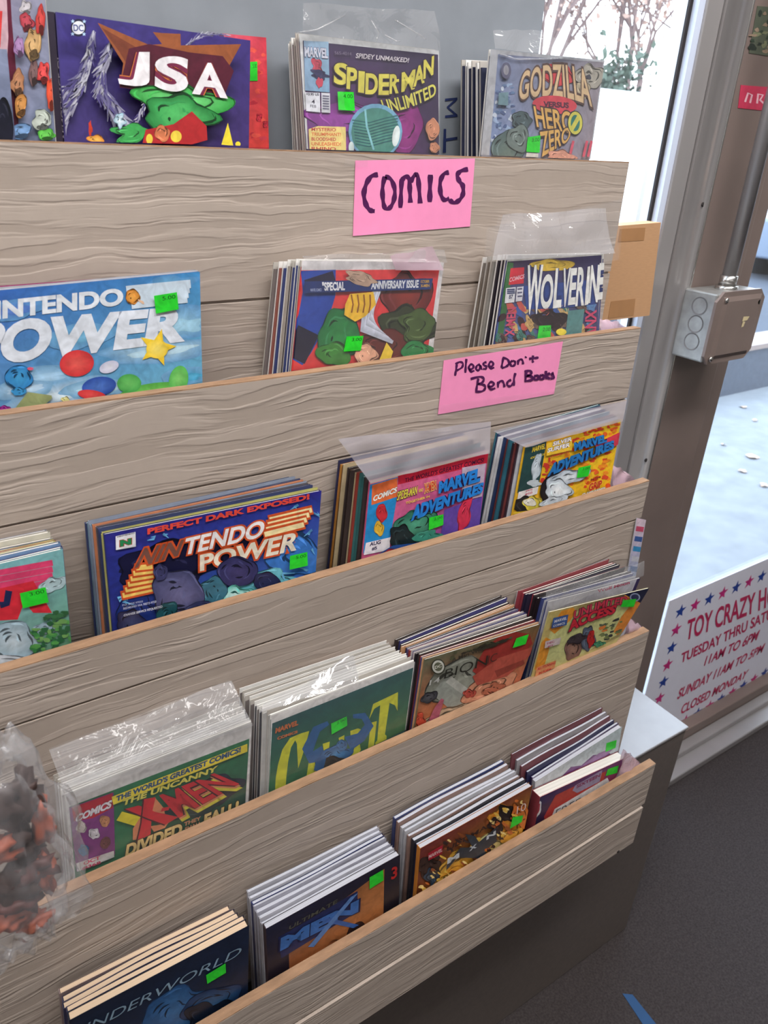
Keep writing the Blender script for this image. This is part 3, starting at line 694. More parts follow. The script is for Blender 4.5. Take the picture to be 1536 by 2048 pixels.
for col, w_ in (((210, 120, 60), .11), ((120, 36, 70), .085), ((236, 232, 236), .03)):
    a.text('J', (617, 470), (800, 500), (800, 300), (690, 300), col, w_); a.text('S', (825, 500), (1005, 525), (1020, 325), (830, 320), col, w_); a.text('A', (1030, 525), (1225, 552), (1190, 362), (1060, 355), col, w_)
a.ell(414, 170, 42, 48, (34, 34, 60)); a.ell(414, 170, 34, 36, (226, 228, 236)); a.text('DC', (388, 188), (442, 190), (440, 154), (386, 152), (40, 60, 130), .02)
for k in range(4): a.star(414 + 44 * math.cos(.8 + k * 1.57), 170 + 48 * math.sin(.8 + k * 1.57), 12, (180, 210, 240))
a.build(f)
# its spine lettering
sp_ = Art(Q[0] + (Q[3] - Q[0]) * .3, (Q[0] - Q[3]).cross(Vector((0, -1, 0)))) 
# dark spine panel seen left of the cover
off = f.location; U = (Q[1] - Q[0]).normalized()
sv = [Q[3] - U * .0012, Q[3] - U * .0132, Q[0] - U * .0132, Q[0] - U * .0012]; sv = [p + n_ * .0015 for p in sv]
o = mesh('rounded_spine', sv + [p + n_ * .014 for p in sv], BF, colmat((38, 22, 50)), f, off); o['label'] = 'nearly black spine with small pale lettering'
a = Art(sv[0], n_); a.conv = K
a.text('VENGEANCE OF', (345, 770), (312, 300), (328, 300), (358, 770), (150, 140, 150), .01, key='spine_lettering'); a.build(f)
# red copy behind it, pink edge
f, a, Q, n_ = stack(0, [(1225, 184), (1460, 206), (1475, 810), (1230, 810)], .752, .752, .749, 0, None, None, .76, 'trade', .008, 'red paperback showing its right side behind the violet one', ('', ''), base=(206, 56, 74), name='comic_paperback', cv=K, cat='paperback', yfl=.735)
a.quad([(1225, 184), (1460, 206), (1475, 810), (1230, 810)], [(214, 90, 110), (206, 60, 78), (226, 70, 66), (226, 80, 70)])
a.scatter([(1380, 250), (1450, 250), (1460, 760), (1380, 760)], [(214, 70, 84), (196, 50, 66), (232, 90, 76)], 22, 22, 16, 4)
a.sticker([(1372, 340), (1410, 338), (1412, 444), (1370, 444)], '5.00'); a.build(f)
# comic with crowd, far left
f, a, Q, n_ = stack(0, [(-150, -160), (240, -110), (305, 782), (-60, 782)], .722, .722, .701, 1, (-60, -200), (150, -190), .750, 'comic', .004, 'comic with a crowded blue cover at the far left of the top row', ('plain comic at the left end of the top row', 'the blue crowd comic'), base=(120, 128, 160), cv=K, yfl=.7035)
a.quad([(-150, -160), (240, -110), (305, 782), (-60, 782)], [(150, 140, 170), (150, 150, 170), (128, 140, 170), (130, 140, 170)])
a.line([(20, -150), (35, 120), (60, 400), (75, 782)], 22, (96, 24, 50)); a.line([(-5, -150), (10, 200), (5, 300)], 26, (206, 170, 180)); a.line([(0, 60), (-12, 260)], 10, (220, 60, 60))
for (x, y, rx, ry, c1) in ((140, 40, 30, 40, (196, 190, 196)), (145, 120, 36, 50, (176, 56, 70)), (180, 240, 44, 90, (190, 150, 96)), (220, 110, 26, 80, (186, 52, 48)), (235, 400, 36, 60, (206, 60, 60)), (180, 400, 24, 70, (110, 80, 80)), (275, 520, 22, 90, (214, 70, 40)), (95, 460, 40, 70, (190, 130, 90)), (110, 580, 36, 60, (206, 140, 70)), (225, 660, 50, 60, (180, 190, 180)), (250, 740, 50, 30, (90, 190, 70)), (110, 720, 60, 40, (110, 150, 200)), (100, 260, 26, 60, (160, 120, 170))):
    a.blob(x, y, rx, ry, c1, x, .28, col2=tuple(min(255, v + 30) for v in c1)); a.blob(x + 6, y + ry * .7, rx * .6, ry * .35, tuple(v // 2 for v in c1), x + 1, .3)
a.build(f)
f, a, Q, n_ = stack(0, [(-120, 265), (38, 270), (86, 778), (-80, 778)], .7035, .7035, .7000, 0, None, None, .7, 'comic', .0016, 'dark blue booklet with pale top at the frame edge in the top row', ('', ''), base=(40, 44, 70), name='booklet', cat='booklet', cv=K)
a.quad([(-120, 265), (38, 270), (86, 778), (-80, 778)], [(150, 160, 190), (150, 160, 190), (70, 80, 110), (70, 80, 110)]); a.blob(10, 680, 60, 150, (26, 28, 44), 2, .15); a.build(f)

# web hero comic stack -> abstract shapes only
K = c_(540, 40, 2.194)
G1 = 'bagged comics in the top row'
f, a, Q, n_ = stack(0, [(127, 60), (741, 134), (742, 588), (160, 566)], .722, .722, .703, 8, (76, 108), (640, 150), .752, 'bagged', .0045, 'bagged purple comic titled in curved yellow letters under the grey panel',
    ('bagged comic with white board', 'the purple yellow-lettered comic'), base=(70, 50, 90), cv=K, seed=3, jit=.001, inks=[(90, 80, 84), (120, 112, 110), (60, 52, 60), (150, 140, 140)])
CV = [(143, 90), (737, 152), (742, 588), (168, 566)]
a.poly([(127, 60), (741, 134), (742, 588), (160, 566)], (200, 202, 204)); a.quad(CV, [(58, 46, 78), (52, 42, 72), (54, 40, 70), (120, 60, 136)])
a.blob(350, 430, 190, 70, (130, 56, 140), 3, .2, 5, col2=(150, 70, 160)); a.blob(600, 480, 70, 110, (120, 36, 110), 8, .25, 10, col2=(150, 50, 130)); a.blob(300, 560, 100, 60, (140, 70, 150), 5, .2)
a.quad([(146, 92), (255, 96), (260, 318), (152, 310)], [(140, 168, 196), (150, 180, 205), (120, 160, 190), (130, 160, 190)])
a.blob(205, 205, 36, 24, (190, 70, 90), 6, .5, 60); a.blob(215, 240, 38, 20, (50, 50, 90), 7, .5, 10); a.blob(215, 275, 14, 24, (190, 70, 90), 3, .4, -10)
a.text('MARVEL', (150, 162), (252, 170), (252, 126), (148, 118), (196, 200, 214), .04, (70, 60, 100), .03)
a.poly([(152, 318), (216, 320), (218, 406), (156, 400)], (216, 218, 226)); a.poly([(222, 320), (260, 322), (262, 408), (223, 406)], (206, 208, 216))
a.text('$3.95 US', (156, 333), (212, 335), (212, 322), (156, 320), (40, 40, 60), .03); a.text('4', (180, 368), (194, 368), (194, 350), (180, 350), (40, 40, 60), .02); a.text('FEB', (174, 384), (200, 386), (200, 374), (174, 372), (40, 40, 60), .0)
for k in range(6): a.line([(228, 334 + k * 11), (256, 336 + k * 11)], 3, (110, 110, 130))
a.text('SPIDEY UNMASKED!', (372, 168), (604, 188), (608, 168), (376, 146), (206, 200, 206), .02); a.text('565-4014', (280, 152), (354, 158), (354, 142), (280, 138), (120, 110, 130), .0)
for ol, b in ((True, 0),):
    xs = [(276, 206, 60, 96), (332, 222, 46, 96), (383, 228, 26, 94), (414, 236, 54, 92), (472, 236, 46, 92), (520, 240, 40, 86), (556, 250, 10, 20), (572, 226, 58, 86), (624, 208, 50, 86), (668, 184, 44, 84)]
    ys = [282, 303, 318, 326, 330, 326, 276, 318, 296, 262]; rot = [6, 8, 8, 4, 0, -6, -8, -14, -22, -26]
    for ch, (x, y, w_, h_), yb_, r_ in zip('SPIDER-MAN', xs, ys, rot):
        if ch == '-': a.poly([(x - 8, 262), (x + 6, 260), (x + 6, 272), (x - 8, 274)], (206, 196, 80)); continue
        d = math.tan(math.radians(r_)) * w_ 
        a.text(ch, (x, yb_), (x + w_, yb_ + d), (x + w_ + 4, yb_ + d - h_), (x + 2, yb_ - h_), (206, 196, 84), .035, (56, 40, 50), .04)
a.text('UNLIMITED', (500, 410), (726, 330), (720, 276), (480, 352), (206, 200, 90), .02, (50, 40, 60), .05, arc=-14)
a.poly([(165, 480), (206, 466), (328, 470), (330, 575), (170, 573)], (226, 206, 130))
for k, t in enumerate(('MYSTERIO', 'TRIUMPHANT!', 'BLOODSHED', 'UNLEASHED!', 'RHINO')): a.text(t, (178, 488 + k * 21), (285 + (k % 2) * 22, 490 + k * 21), (285 + (k % 2) * 22, 475 + k * 21), (178, 473 + k * 21), (190, 60, 60) if k % 2 == 0 else (220, 110, 60), .02)
a.ell(458, 490, 118, 122, (110, 160, 190)); a.ell(458, 494, 106, 108, (70, 130, 120), col2=(86, 150, 134))
for k in range(9): a.line([(356 + k * 2, 440 + k * 13), (430, 452 + k * 13), (500, 432 + k * 13), (556, 420 + k * 13)], 2.5, (40, 96, 100))
a.ell(548, 510, 16, 46, (214, 226, 226), 8); a.ell(352, 560, 12, 26, (206, 220, 220)); a.line([(412, 392), (420, 470), (450, 570)], 4, (130, 190, 200))
a.blob(708, 480, 30, 48, (190, 130, 100), 12, .15); a.blob(716, 560, 22, 24, (190, 130, 100), 5, .15)
a.sticker([(290, 316), (360, 318), (366, 400), (294, 396)], '4.00'); a.build(f)
sleeve(f, Q, (605, 6), (868, 22), .716, seed=2)
for k, pts in enumerate(([(590, 66), (632, 60), (690, 30)], [(742, 40), (758, 66), (752, 82)], [(790, 40), (840, 70), (852, 78)], [(770, 70), (792, 82), (800, 82)])):
    P = [atY(p, .7145) for p in pts]; tube('film_crease', P, .0006, FLAP, f, f.location, 5)

# monster versus hero stack
f, a, Q, n_ = stack(0, [(968, 128), (1468, 177), (1405, 612), (925, 592)], .7005, .7005, .6995, 0, None, None, .752, 'bagged', .0035, 'bagged grey comic leaning at the right end of the top row', ('', ''), base=(140, 140, 150), cv=K, seed=5)
CV = [(1000, 150), (1462, 186), (1400, 612), (962, 594)]
a.poly([(968, 128), (1468, 177), (1405, 612), (925, 592)], (176, 178, 184)); a.quad(CV, [(120, 130, 160), (140, 134, 142), (150, 140, 150), (130, 150, 190)])
a.scatter([(1000, 260), (1090, 270), (1060, 560), (970, 560)], [(150, 170, 200), (100, 124, 160), (190, 200, 214), (84, 100, 140)], 70, 10, 8, 6)
a.blob(1260, 240, 80, 46, (200, 70, 76), 4, .15, 8); a.blob(1400, 250, 60, 60, (160, 156, 146), 3, .3); a.blob(1370, 300, 30, 40, (176, 164, 140), 9, .3); a.blob(1395, 250, 10, 12, (70, 70, 80), 2, .3)
a.text('GODZILLA', (1085, 356), (1412, 385), (1390, 222), (1100, 232), (206, 178, 140), .02, (90, 70, 66), .05, arc=34)
a.ell(1246, 372, 98, 40, (200, 72, 84), 4); a.text('VERSUS', (1196, 382), (1308, 388), (1308, 362), (1196, 356), (80, 40, 60), .05)
a.text('HERO', (1168, 470), (1330, 500), (1325, 405), (1152, 376), (214, 170, 96), .02, (70, 56, 60), .05); a.text('ZERO', (1190, 602), (1310, 530), (1320, 470), (1178, 490), (214, 170, 96), .02, (70, 56, 60), .05)
a.ell(1336, 452, 34, 54, (60, 60, 60)); a.ell(1336, 452, 31, 50, (206, 200, 90)); a.ell(1336, 452, 20, 36, (50, 120, 110)); a.line([(1318, 484), (1354, 420)], 8, (206, 200, 90))
a.blob(1040, 570, 70, 90, (84, 104, 104), 3, .15, 10, col2=(106, 124, 116)); a.blob(1100, 440, 44, 40, (76, 92, 96), 7, .2); a.blob(1085, 520, 50, 60, (110, 124, 120), 11, .2)
for x in (1310, 1370, 1390, 1420): a.line([(x, 600), (x + 16, 530)], 5, (206, 90, 110))
a.blob(1270, 600, 60, 30, (206, 150, 130), 5, .3); a.poly([(1120, 582), (1172, 586), (1170, 606), (1116, 602)], (206, 206, 200))
a.ell(1030, 222, 22, 36, (96, 96, 120)); a.ell(1030, 220, 12, 22, (150, 150, 160)); a.poly([(998, 320), (1040, 316), (1038, 376), (994, 372)], (110, 140, 150))
a.sticker([(1124, 514), (1180, 506), (1176, 582), (1118, 578)], '3.00'); a.build(f)
sleeve(f, Q, (982, 62), (1070, 60), .699, seed=4)
PT = [atY(p, .6985) for p in ((1000, 108), (1030, 118), (1100, 118), (1150, 112))]; tube('film_crease', PT, .0009, FLAP, f, f.location, 5)
f, a, Q, n_ = stack(0, [(928, 180), (1380, 200), (1380, 600), (928, 592)], .716, .716, .712, 5, (838, 175), (1290, 200), .750, 'bagged', .004, 'upright dark comic half hidden behind the leaning grey comic', ('upright bagged comic', 'the leaning grey comic in the top row'), base=(60, 64, 92), cv=K, seed=8, yfl=.7050, jit=.0012, inks=[(60, 64, 92), (150, 148, 150), (110, 100, 110), (40, 44, 70)])

# ---- tier 2
K = c_(0, 500, 3.491)
f, a, Q, n_ = stack(1, [(-260, 308), (1395, 152), (1413, 936), (-250, 1180)], .6475, .6475, .6365, 3, (-300, 262), (1385, 146), .668, 'magazine', .003, 'magazine with a blue sky cover, yellow star and large white slanted title', ('magazine with pale page edges', 'the blue sky magazine'), 'magazine', 'magazine', base=(90, 140, 200), cv=K, seed=2, jit=.0008, inks=[(200, 205, 215), (170, 60, 120), (190, 190, 200)])
a.quad([(-260, 308), (1395, 152), (1413, 936), (-250, 1180)], [(54, 92, 176), (70, 140, 196), (110, 176, 206), (96, 150, 200)]); a.ink = 0
for (x, y, rx, ry, c1) in ((1180, 240, 150, 40, (120, 180, 216)), (1250, 520, 200, 90, (150, 196, 220)), (1100, 700, 330, 60, (176, 208, 224)), (300, 880, 240, 46, (150, 190, 220)), (420, 1010, 320, 60, (196, 214, 226)), (150, 970, 160, 50, (170, 200, 224)), (700, 960, 240, 40, (170, 206, 220)), (1300, 880, 140, 44, (70, 160, 200)), (560, 600, 200, 60, (110, 176, 214)), (60, 420, 200, 50, (80, 120, 196))): a.blob(x, y, rx * 1.25, ry * 1.5, (76 + y // 22, 136 + y // 30, 196 + y // 90), x, .22, -8, 26, col2=c1); a.blob(x + 30, y + 6, rx * .7, ry * .5, c1, x + 3, .4, -8, 26, col2=tuple(min(255, v + 26) for v in c1))
a.ink = 3; a.text('NINTENDO', (-190, 505), (860, 385), (860, 262), (-190, 372), (226, 232, 240), .045)
for k in range(4): a.line([(880 + k * 12, 280 + k * 34), (1330 - k * 8, 236 + k * 34)], 17, (206, 222, 236))
wv = (222, 228, 238)
a.text('POWER', (-230, 830), (1290, 640), (1330, 385), (-170, 505), wv, .05)
a.blob(925, 325, 50, 54, (206, 130, 50), 5, .12, col2=(236, 170, 80)); a.blob(985, 360, 22, 10, (230, 190, 160), 2, .3, 30)
a.ink = 0
a.ell(535, 790, 120, 92, (204, 52, 58), -8, 30, (232, 96, 88)); a.ell(690, 950, 120, 66, (44, 78, 164), -8, 30, (80, 120, 200)); a.ell(760, 815, 70, 40, (206, 208, 232), -20, 26, (232, 234, 246)); a.ell(640, 1010, 100, 34, (204, 52, 58), 8, 26, (226, 84, 80))
a.star(1095, 680, 135, (244, 206, 56), rot=.25); a.ell(1095, 690, 76, 66, (246, 210, 66), 0, 26, (255, 232, 120))
a.ell(1080, 1010, 270, 84, (88, 172, 72), -7, 40, (132, 206, 96)); a.ell(900, 930, 84, 66, (76, 164, 80), 0, 30, (110, 196, 104)); a.ell(1245, 905, 66, 100, (92, 184, 88), 12, 30, (130, 206, 110)); a.ink = 3
a.blob(130, 890, 100, 84, (50, 130, 196), 4, .12, 0, col2=(70, 160, 214)); a.blob(130, 985, 50, 30, (60, 150, 210), 3, .2); a.blob(30, 1110, 40, 30, (170, 50, 150), 3, .2); a.blob(210, 826, 20, 12, (220, 90, 120), 3, .2)
a.line([(110, 1120), (220, 1060), (360, 1022)], [10, 44, 6], (150, 160, 110)); a.blob(455, 1040, 26, 22, (236, 226, 150), 2, .3)
a.sticker([(1070, 318), (1230, 292), (1242, 412), (1084, 442)], '5.00'); a.build(f)

K = c_(500, 400, 1.92)
f, a, Q, n_ = stack(1, [(200, 233), (745, 240), (700, 592), (160, 655)], .6495, .6495, .6375, 8, (78, 240), (600, 225), .679, 'bagged', .0045, 'bagged red comic with a banner reading special anniversary issue', ('bagged comic with pale board', 'the red anniversary comic'), base=(206, 60, 60), cv=K, seed=4, jit=.001, inks=[(120, 110, 108), (70, 60, 60), (60, 70, 120), (150, 90, 80), (170, 160, 150)])
CV = [(190, 270), (727, 266), (680, 595), (150, 662)]
a.poly([(192, 233), (745, 238), (700, 592), (150, 660)], (214, 210, 212)); a.quad(CV, [(222, 66, 66), (216, 56, 60), (206, 52, 56), (222, 60, 58)])
a.line([(262, 270), (265, 360), (240, 460), (190, 560), (160, 610)], [70, 66, 60, 54, 50], (40, 70, 160)); a.line([(262, 290), (275, 330)], 60, (34, 30, 60)); a.line([(225, 500), (170, 610)], 46, (30, 26, 50))
a.blob(600, 370, 90, 100, (96, 30, 30), 3, .3, 0, 24, col2=(140, 50, 40)); a.blob(600, 500, 110, 90, (52, 60, 36), 5, .3, -10, 24); a.blob(520, 560, 100, 60, (100, 40, 34), 8, .3)
a.blob(340, 520, 80, 110, (34, 110, 60), 5, .18, 20, 20, col2=(50, 140, 70)); a.blob(320, 590, 60, 50, (60, 130, 50), 2, .2); a.blob(640, 480, 70, 60, (70, 90, 44), 8, .25); a.blob(640, 580, 60, 40, (44, 130, 70), 6, .2)
for k in range(16): a.line([(500 - k * 4, 330 + k * 3), (470 - k * 3, 410 + k * 6), (455 + k * 6, 470 + k * 5)], 7, (176 + (k * 37) % 50, 180 + (k * 37) % 50, 196 + (k * 37) % 50))
a.poly([(362, 400), (380, 360), (470, 352), (480, 400), (440, 445), (400, 466), (358, 440)], (236, 186, 50)); 
for k in range(4): a.line([(385 + k * 24, 362), (392 + k * 22, 400), (386 + k * 22, 432)], 3, (150, 90, 30))
a.blob(440, 590, 44, 40, (226, 170, 140), 5, .2); a.poly([(490, 618), (520, 545), (545, 580), (535, 612)], (240, 206, 60))
a.poly([(205, 312), (698, 300), (690, 342), (203, 356)], (34, 52, 110)); a.text('"SPECIAL', (274, 348), (360, 346), (360, 312), (272, 314), (226, 226, 230), .04); a.text('ANNIVERSARY ISSUE', (460, 342), (642, 336), (644, 306), (462, 310), (214, 216, 222), .04)
a.text('OCTOBER', (650, 318), (684, 317), (684, 306), (650, 307), (206, 160, 60), .03); a.text('X-MEN', (650, 334), (684, 333), (684, 322), (650, 323), (206, 160, 60), .03); a.text('MARVEL COMICS', (228, 350), (270, 349), (270, 338), (228, 339), (160, 170, 206), .03)
a.blob(420, 300, 60, 26, (180, 150, 130), 7, .3, 12)
a.sticker([(366, 522), (430, 520), (420, 576), (354, 580)], '3.00'); a.build(f)
sleeve(f, Q, (600, 512), (884, 500), .648, seed=6)
PK = [atY(p, .6465) for p in ((700, 540), (868, 492), (888, 516), (884, 552), (720, 545))]
crumple_sheet('sleeve_corner', [atY((780, 512), .6465), atY((862, 492), .6465), atY((886, 540), .6465), atY((790, 540), .6465)], PINKBAG, f, f.location, 8, 6, .003, 3, 60)

f, a, Q, n_ = stack(1, [(990, 212), (1364, 207), (1344, 514), (938, 552)], .6490, .6490, .6375, 5, (880, 220), (1290, 205), .681, 'bagged', .0045, 'bagged comic with white spiky nine letter title on blue', ('bagged comic with dark edge', 'the spiky white titled comic'), base=(60, 70, 130), cv=K, seed=5, jit=.001, inks=[(40, 34, 44), (120, 110, 100), (70, 40, 50), (150, 146, 140)])
CV = [(990, 236), (1350, 212), (1333, 512), (932, 553)]
a.poly([(985, 212), (1355, 206), (1332, 520), (932, 556)], (196, 194, 190)); a.quad(CV, [(60, 40, 70), (50, 40, 90), (70, 70, 110), (90, 110, 170)])
a.blob(1160, 250, 80, 24, (216, 180, 60), 3, .2); a.line([(1000, 240), (955, 552)], 12, (56, 110, 60)); a.poly([(1000, 262), (1052, 258), (1050, 320), (992, 326)], (206, 44, 60)); a.text('COMICS', (994, 316), (1052, 300), (1054, 284), (996, 298), (230, 180, 190), .03)
a.scatter([(960, 400), (1320, 390), (1310, 520), (945, 548)], [(206, 170, 110), (60, 90, 160), (60, 36, 40), (110, 90, 80), (200, 90, 80), (90, 130, 180), (70, 130, 120)], 60, 26, 16, 4, 60)
a.poly([(1048, 330), (1330, 304), (1325, 400), (1200, 415), (1060, 420)], (44, 70, 140)); a.blob(1150, 460, 60, 40, (40, 24, 30), 3, .3); a.poly([(1220, 425), (1282, 418), (1270, 515), (1208, 525)], (90, 140, 140))
for col, b, o2 in (((34, 50, 110), .09, 0), ((236, 236, 232), .03, 0)):
    w9 = [(1052, 1120, 440, 250), (1108, 1162, 420, 285), (1160, 1196, 416, 262), (1190, 1226, 412, 262), (1218, 1250, 404, 262), (1246, 1284, 408, 258), (1282, 1300, 404, 256), (1296, 1336, 396, 250), (1328, 1354, 384, 242)]
    for ch, (xa, xb, yb_, yt_) in zip('WOLVERINE', w9): a.text(ch, (xa, yb_), (xb - 4, yb_ - 4), (xb + 4, yt_ - 2), (xa + 12, yt_), col, b)
a.poly([(980, 338), (1018, 334), (1012, 392), (975, 396)], (220, 220, 224)); a.poly([(1022, 334), (1048, 331), (1042, 386), (1017, 390)], (206, 206, 214)); a.text('87', (990, 380), (1006, 379), (1008, 362), (992, 363), (40, 50, 90), .03)
for k in range(3): a.line([(984, 344 + k * 7), (1014, 342 + k * 7)], 3, (60, 70, 110)); a.line([(1024, 342 + k * 14), (1042, 340 + k * 14)], 3, (90, 90, 120))
a.text('PHALANX', (1322, 640), (1328, 420), (1285, 420), (1279, 640), (206, 70, 110), .03); a.text('X-MEN', (1012, 520), (1020, 410), (985, 414), (975, 524), (206, 80, 110), .03)
a.ell(1192, 506, 20, 13, (236, 214, 70)); a.sticker([(1106, 482), (1152, 480), (1150, 545), (1098, 548)], '2.00'); a.build(f)
sleeve(f, Q, seed=8, amp=.0012)
f, a, Q, n_ = stack(1, [(980, 60), (1430, -10), (1415, 330), (950, 400)], .6362, .6362, .6358, 0, None, None, .64, 'bagged', .0006, 'x', ('', ''), cv=K)
for ch in list(f.children): bpy.data.objects.remove(ch)
bpy.data.objects.remove(f)

BAGMID = sheer('stiff_bag_film', 0, 0.10, 0.26, 0.10, (220, 218, 224), bump=1.0, bs=24)
def loose_bag(label, pts, y, seed, mt=FLAP, amp=.004, name='clear_bag'):
    P = [atY(p, yy) for p, yy in zip(pts, y)]; c = sum(P, Vector()) / 4
    r = root(name, label, 'plastic bag', c); crumple_sheet('bag_front', P, mt, r, c, 24, 14, amp, seed, 42)
    crumple_sheet('bag_back', [p + Vector((0, .0022, 0)) for p in P], SLEEVE, r, c, 10, 8, .0008, seed + 2); return r
loose_bag('stiff clear bag standing up behind the spiky white titled comic', [(1000, 432), (1206, 418), (1226, 508), (980, 522)], [.660, .660, .6445, .6445], 5, BAGMID, .005)
loose_bag('wide thin clear bag reaching past the right end of the second tier', [(975, 455), (1246, 398), (1238, 520), (965, 560)], [.676, .676, .672, .672], 8, SLEEVE, .003)

# ---- tier 3
K = c_(0, 920, 2.259)
f, a, Q, n_ = stack(2, [(-380, 560), (283, 402), (325, 860), (-330, 1040)], .584, .584, .572, 9, (-420, 440), (205, 315), .618, 'magazine', .0035, 'magazine with green hills cover cut by the left frame edge', ('magazine with pale page edges', 'the green hills magazine'), 'magazine', 'magazine', base=(130, 176, 186), cv=K, seed=6, jit=.0015, inks=[(110, 140, 180), (210, 206, 190), (216, 206, 140), (190, 110, 100), (180, 180, 190), (80, 90, 140)])
a.quad([(-380, 560), (283, 402), (325, 860), (-330, 1040)], [(120, 180, 190), (130, 186, 190), (90, 140, 100), (150, 170, 180)])
for k in range(4): a.line([(-60 + k * 5, 520 + k * 28), (238, 464 + k * 29)], 12, (216, 66, 110))
a.poly([(20, 575), (150, 545), (235, 690), (150, 690), (110, 640), (80, 720), (-100, 730), (-100, 600)], (210, 46, 60)); a.line([(0, 655), (30, 648), (40, 590)], 14, (30, 40, 80))
a.blob(60, 820, 110, 90, (150, 176, 190), 4, .15, col2=(190, 206, 216)); a.blob(240, 560, 60, 34, (176, 200, 206), 3, .3, -15); a.blob(205, 760, 50, 28, (150, 176, 190), 3, .3)
a.scatter([(150, 760), (310, 700), (318, 850), (120, 880)], [(60, 130, 70), (84, 150, 76), (44, 96, 60), (110, 160, 90)], 60, 16, 10, 5); a.scatter([(190, 700), (300, 670), (305, 700), (200, 735)], [(50, 96, 60), (60, 110, 70)], 20, 14, 8, 7); a.blob(60, 905, 190, 26, (200, 206, 214), 3, .2, 3)
a.sticker([(88, 598), (204, 570), (218, 638), (102, 666)], '3.00'); a.build(f)

f, a, Q, n_ = stack(2, [(472, 336), (1452, 138), (1422, 545), (514, 803)], .5860, .5860, .5725, 14, (385, 270), (1300, 60), .617, 'magazine', .0032, 'magazine with a dark blue cover, orange banner and white framed title', ('magazine in the thick stack', 'the dark blue magazine'), 'magazine', 'magazine', base=(34, 44, 110), cv=K, seed=7, jit=.0018, inks=[(190, 186, 110), (60, 70, 110), (210, 208, 200), (206, 130, 90), (210, 206, 190), (150, 160, 180), (90, 84, 90), (130, 160, 180)])
CV = [(472, 336), (1452, 138), (1422, 545), (514, 803)]
a.quad(CV, [(40, 46, 130), (50, 50, 150), (60, 110, 190), (40, 50, 130)])
a.quad([(474, 340), (1452, 140), (1450, 220), (480, 440)], [(46, 44, 130), (44, 40, 130), (46, 70, 160), (46, 50, 140)])
for (x, y, rx, ry, c1, sd) in ((900, 430, 330, 60, (24, 26, 60), 3), (760, 480, 240, 110, (22, 22, 56), 5), (1330, 430, 110, 110, (60, 120, 200), 2), (1200, 560, 140, 60, (110, 190, 206), 4), (620, 690, 100, 80, (30, 50, 120), 4)): a.blob(x, y, rx, ry, c1, sd, .25, -12, 22)
for sd in range(12):
    R_ = random.Random(sd); x, y = [(740, 340), (1330, 210), (1420, 240), (1400, 330), (580, 640), (1370, 480), (1080, 500), (690, 360), (1300, 520), (560, 620), (1400, 410), (960, 560)][sd]
    a.line([(x + R_.uniform(-30, 30), y + R_.uniform(-20, 20)) for _ in range(4)], [1, 5, 5, 1], (110, 180, 226))
a.text('PERFECT DARK EXPOSED!', (664, 335), (1396, 175), (1396, 150), (664, 307), (226, 76, 60), .05)
a.poly([(520, 342), (610, 322), (612, 388), (522, 404)], (232, 232, 236)); a.text('NINTENDO', (528, 348), (606, 330), (606, 324), (528, 342), (30, 30, 40), .04); a.text('N', (540, 390), (592, 378), (592, 350), (540, 360), (40, 130, 80), .08, (190, 50, 60), .05)
OR = (206, 84, 40)
for k in range(4): a.line([(1200 - k * 8 + 10, 268 + k * 22), (1410 - k * 12, 222 + k * 22)], 19, OR); a.line([(1206 - k * 8 + 10, 268 + k * 22), (1406 - k * 12, 223 + k * 22)], 10, (246, 226, 170))
for k in range(6): a.line([(545 + k * 12, 610 - k * 25), (700 - k * 2, 575 - k * 20)], 19, OR); a.line([(552 + k * 12, 609 - k * 25), (696 - k * 2, 577 - k * 20)], 10, (246, 206, 110))
a.text('NIN', (604, 486), (800, 430), (830, 355), (650, 395), (120, 80, 70), .03, OR, .07); a.text('TENDO', (820, 430), (1180, 345), (1200, 265), (838, 350), (240, 236, 236), .03, OR, .07)
a.text('POWER', (900, 500), (1335, 405), (1360, 315), (900, 425), (236, 226, 206), .03, OR, .07)
a.blob(1070, 500, 90, 70, (50, 50, 96), 3, .08, 0, col2=(70, 64, 110)); a.blob(1200, 545, 60, 44, (40, 44, 80), 5, .12); a.blob(1060, 610, 80, 50, (90, 200, 190), 3, .3, col2=(230, 255, 250))
a.blob(960, 590, 60, 70, (60, 110, 130), 9, .2); a.blob(800, 600, 120, 110, (70, 72, 110), 12, .15, 20, 22, col2=(110, 108, 150)); a.blob(760, 700, 60, 60, (30, 80, 90), 4, .3); a.blob(590, 730, 70, 60, (36, 36, 70), 5, .25, col2=(70, 74, 110)); a.blob(900, 665, 70, 34, (56, 60, 100), 7, .2, -15); a.blob(720, 500, 30, 40, (60, 60, 100), 3, .2)
a.text('P.O. BOX 97033', (548, 652), (640, 634), (640, 626), (548, 643), (190, 196, 220), .02); a.text('REDMOND WA 98073-9733', (552, 668), (700, 636), (700, 626), (552, 658), (190, 196, 220), .02); a.text('CHANGE SERVICE REQUESTED', (554, 700), (728, 660), (728, 648), (554, 688), (210, 214, 226), .02)
a.sticker([(1302, 426), (1380, 408), (1382, 470), (1300, 488)], '5.00'); a.build(f)

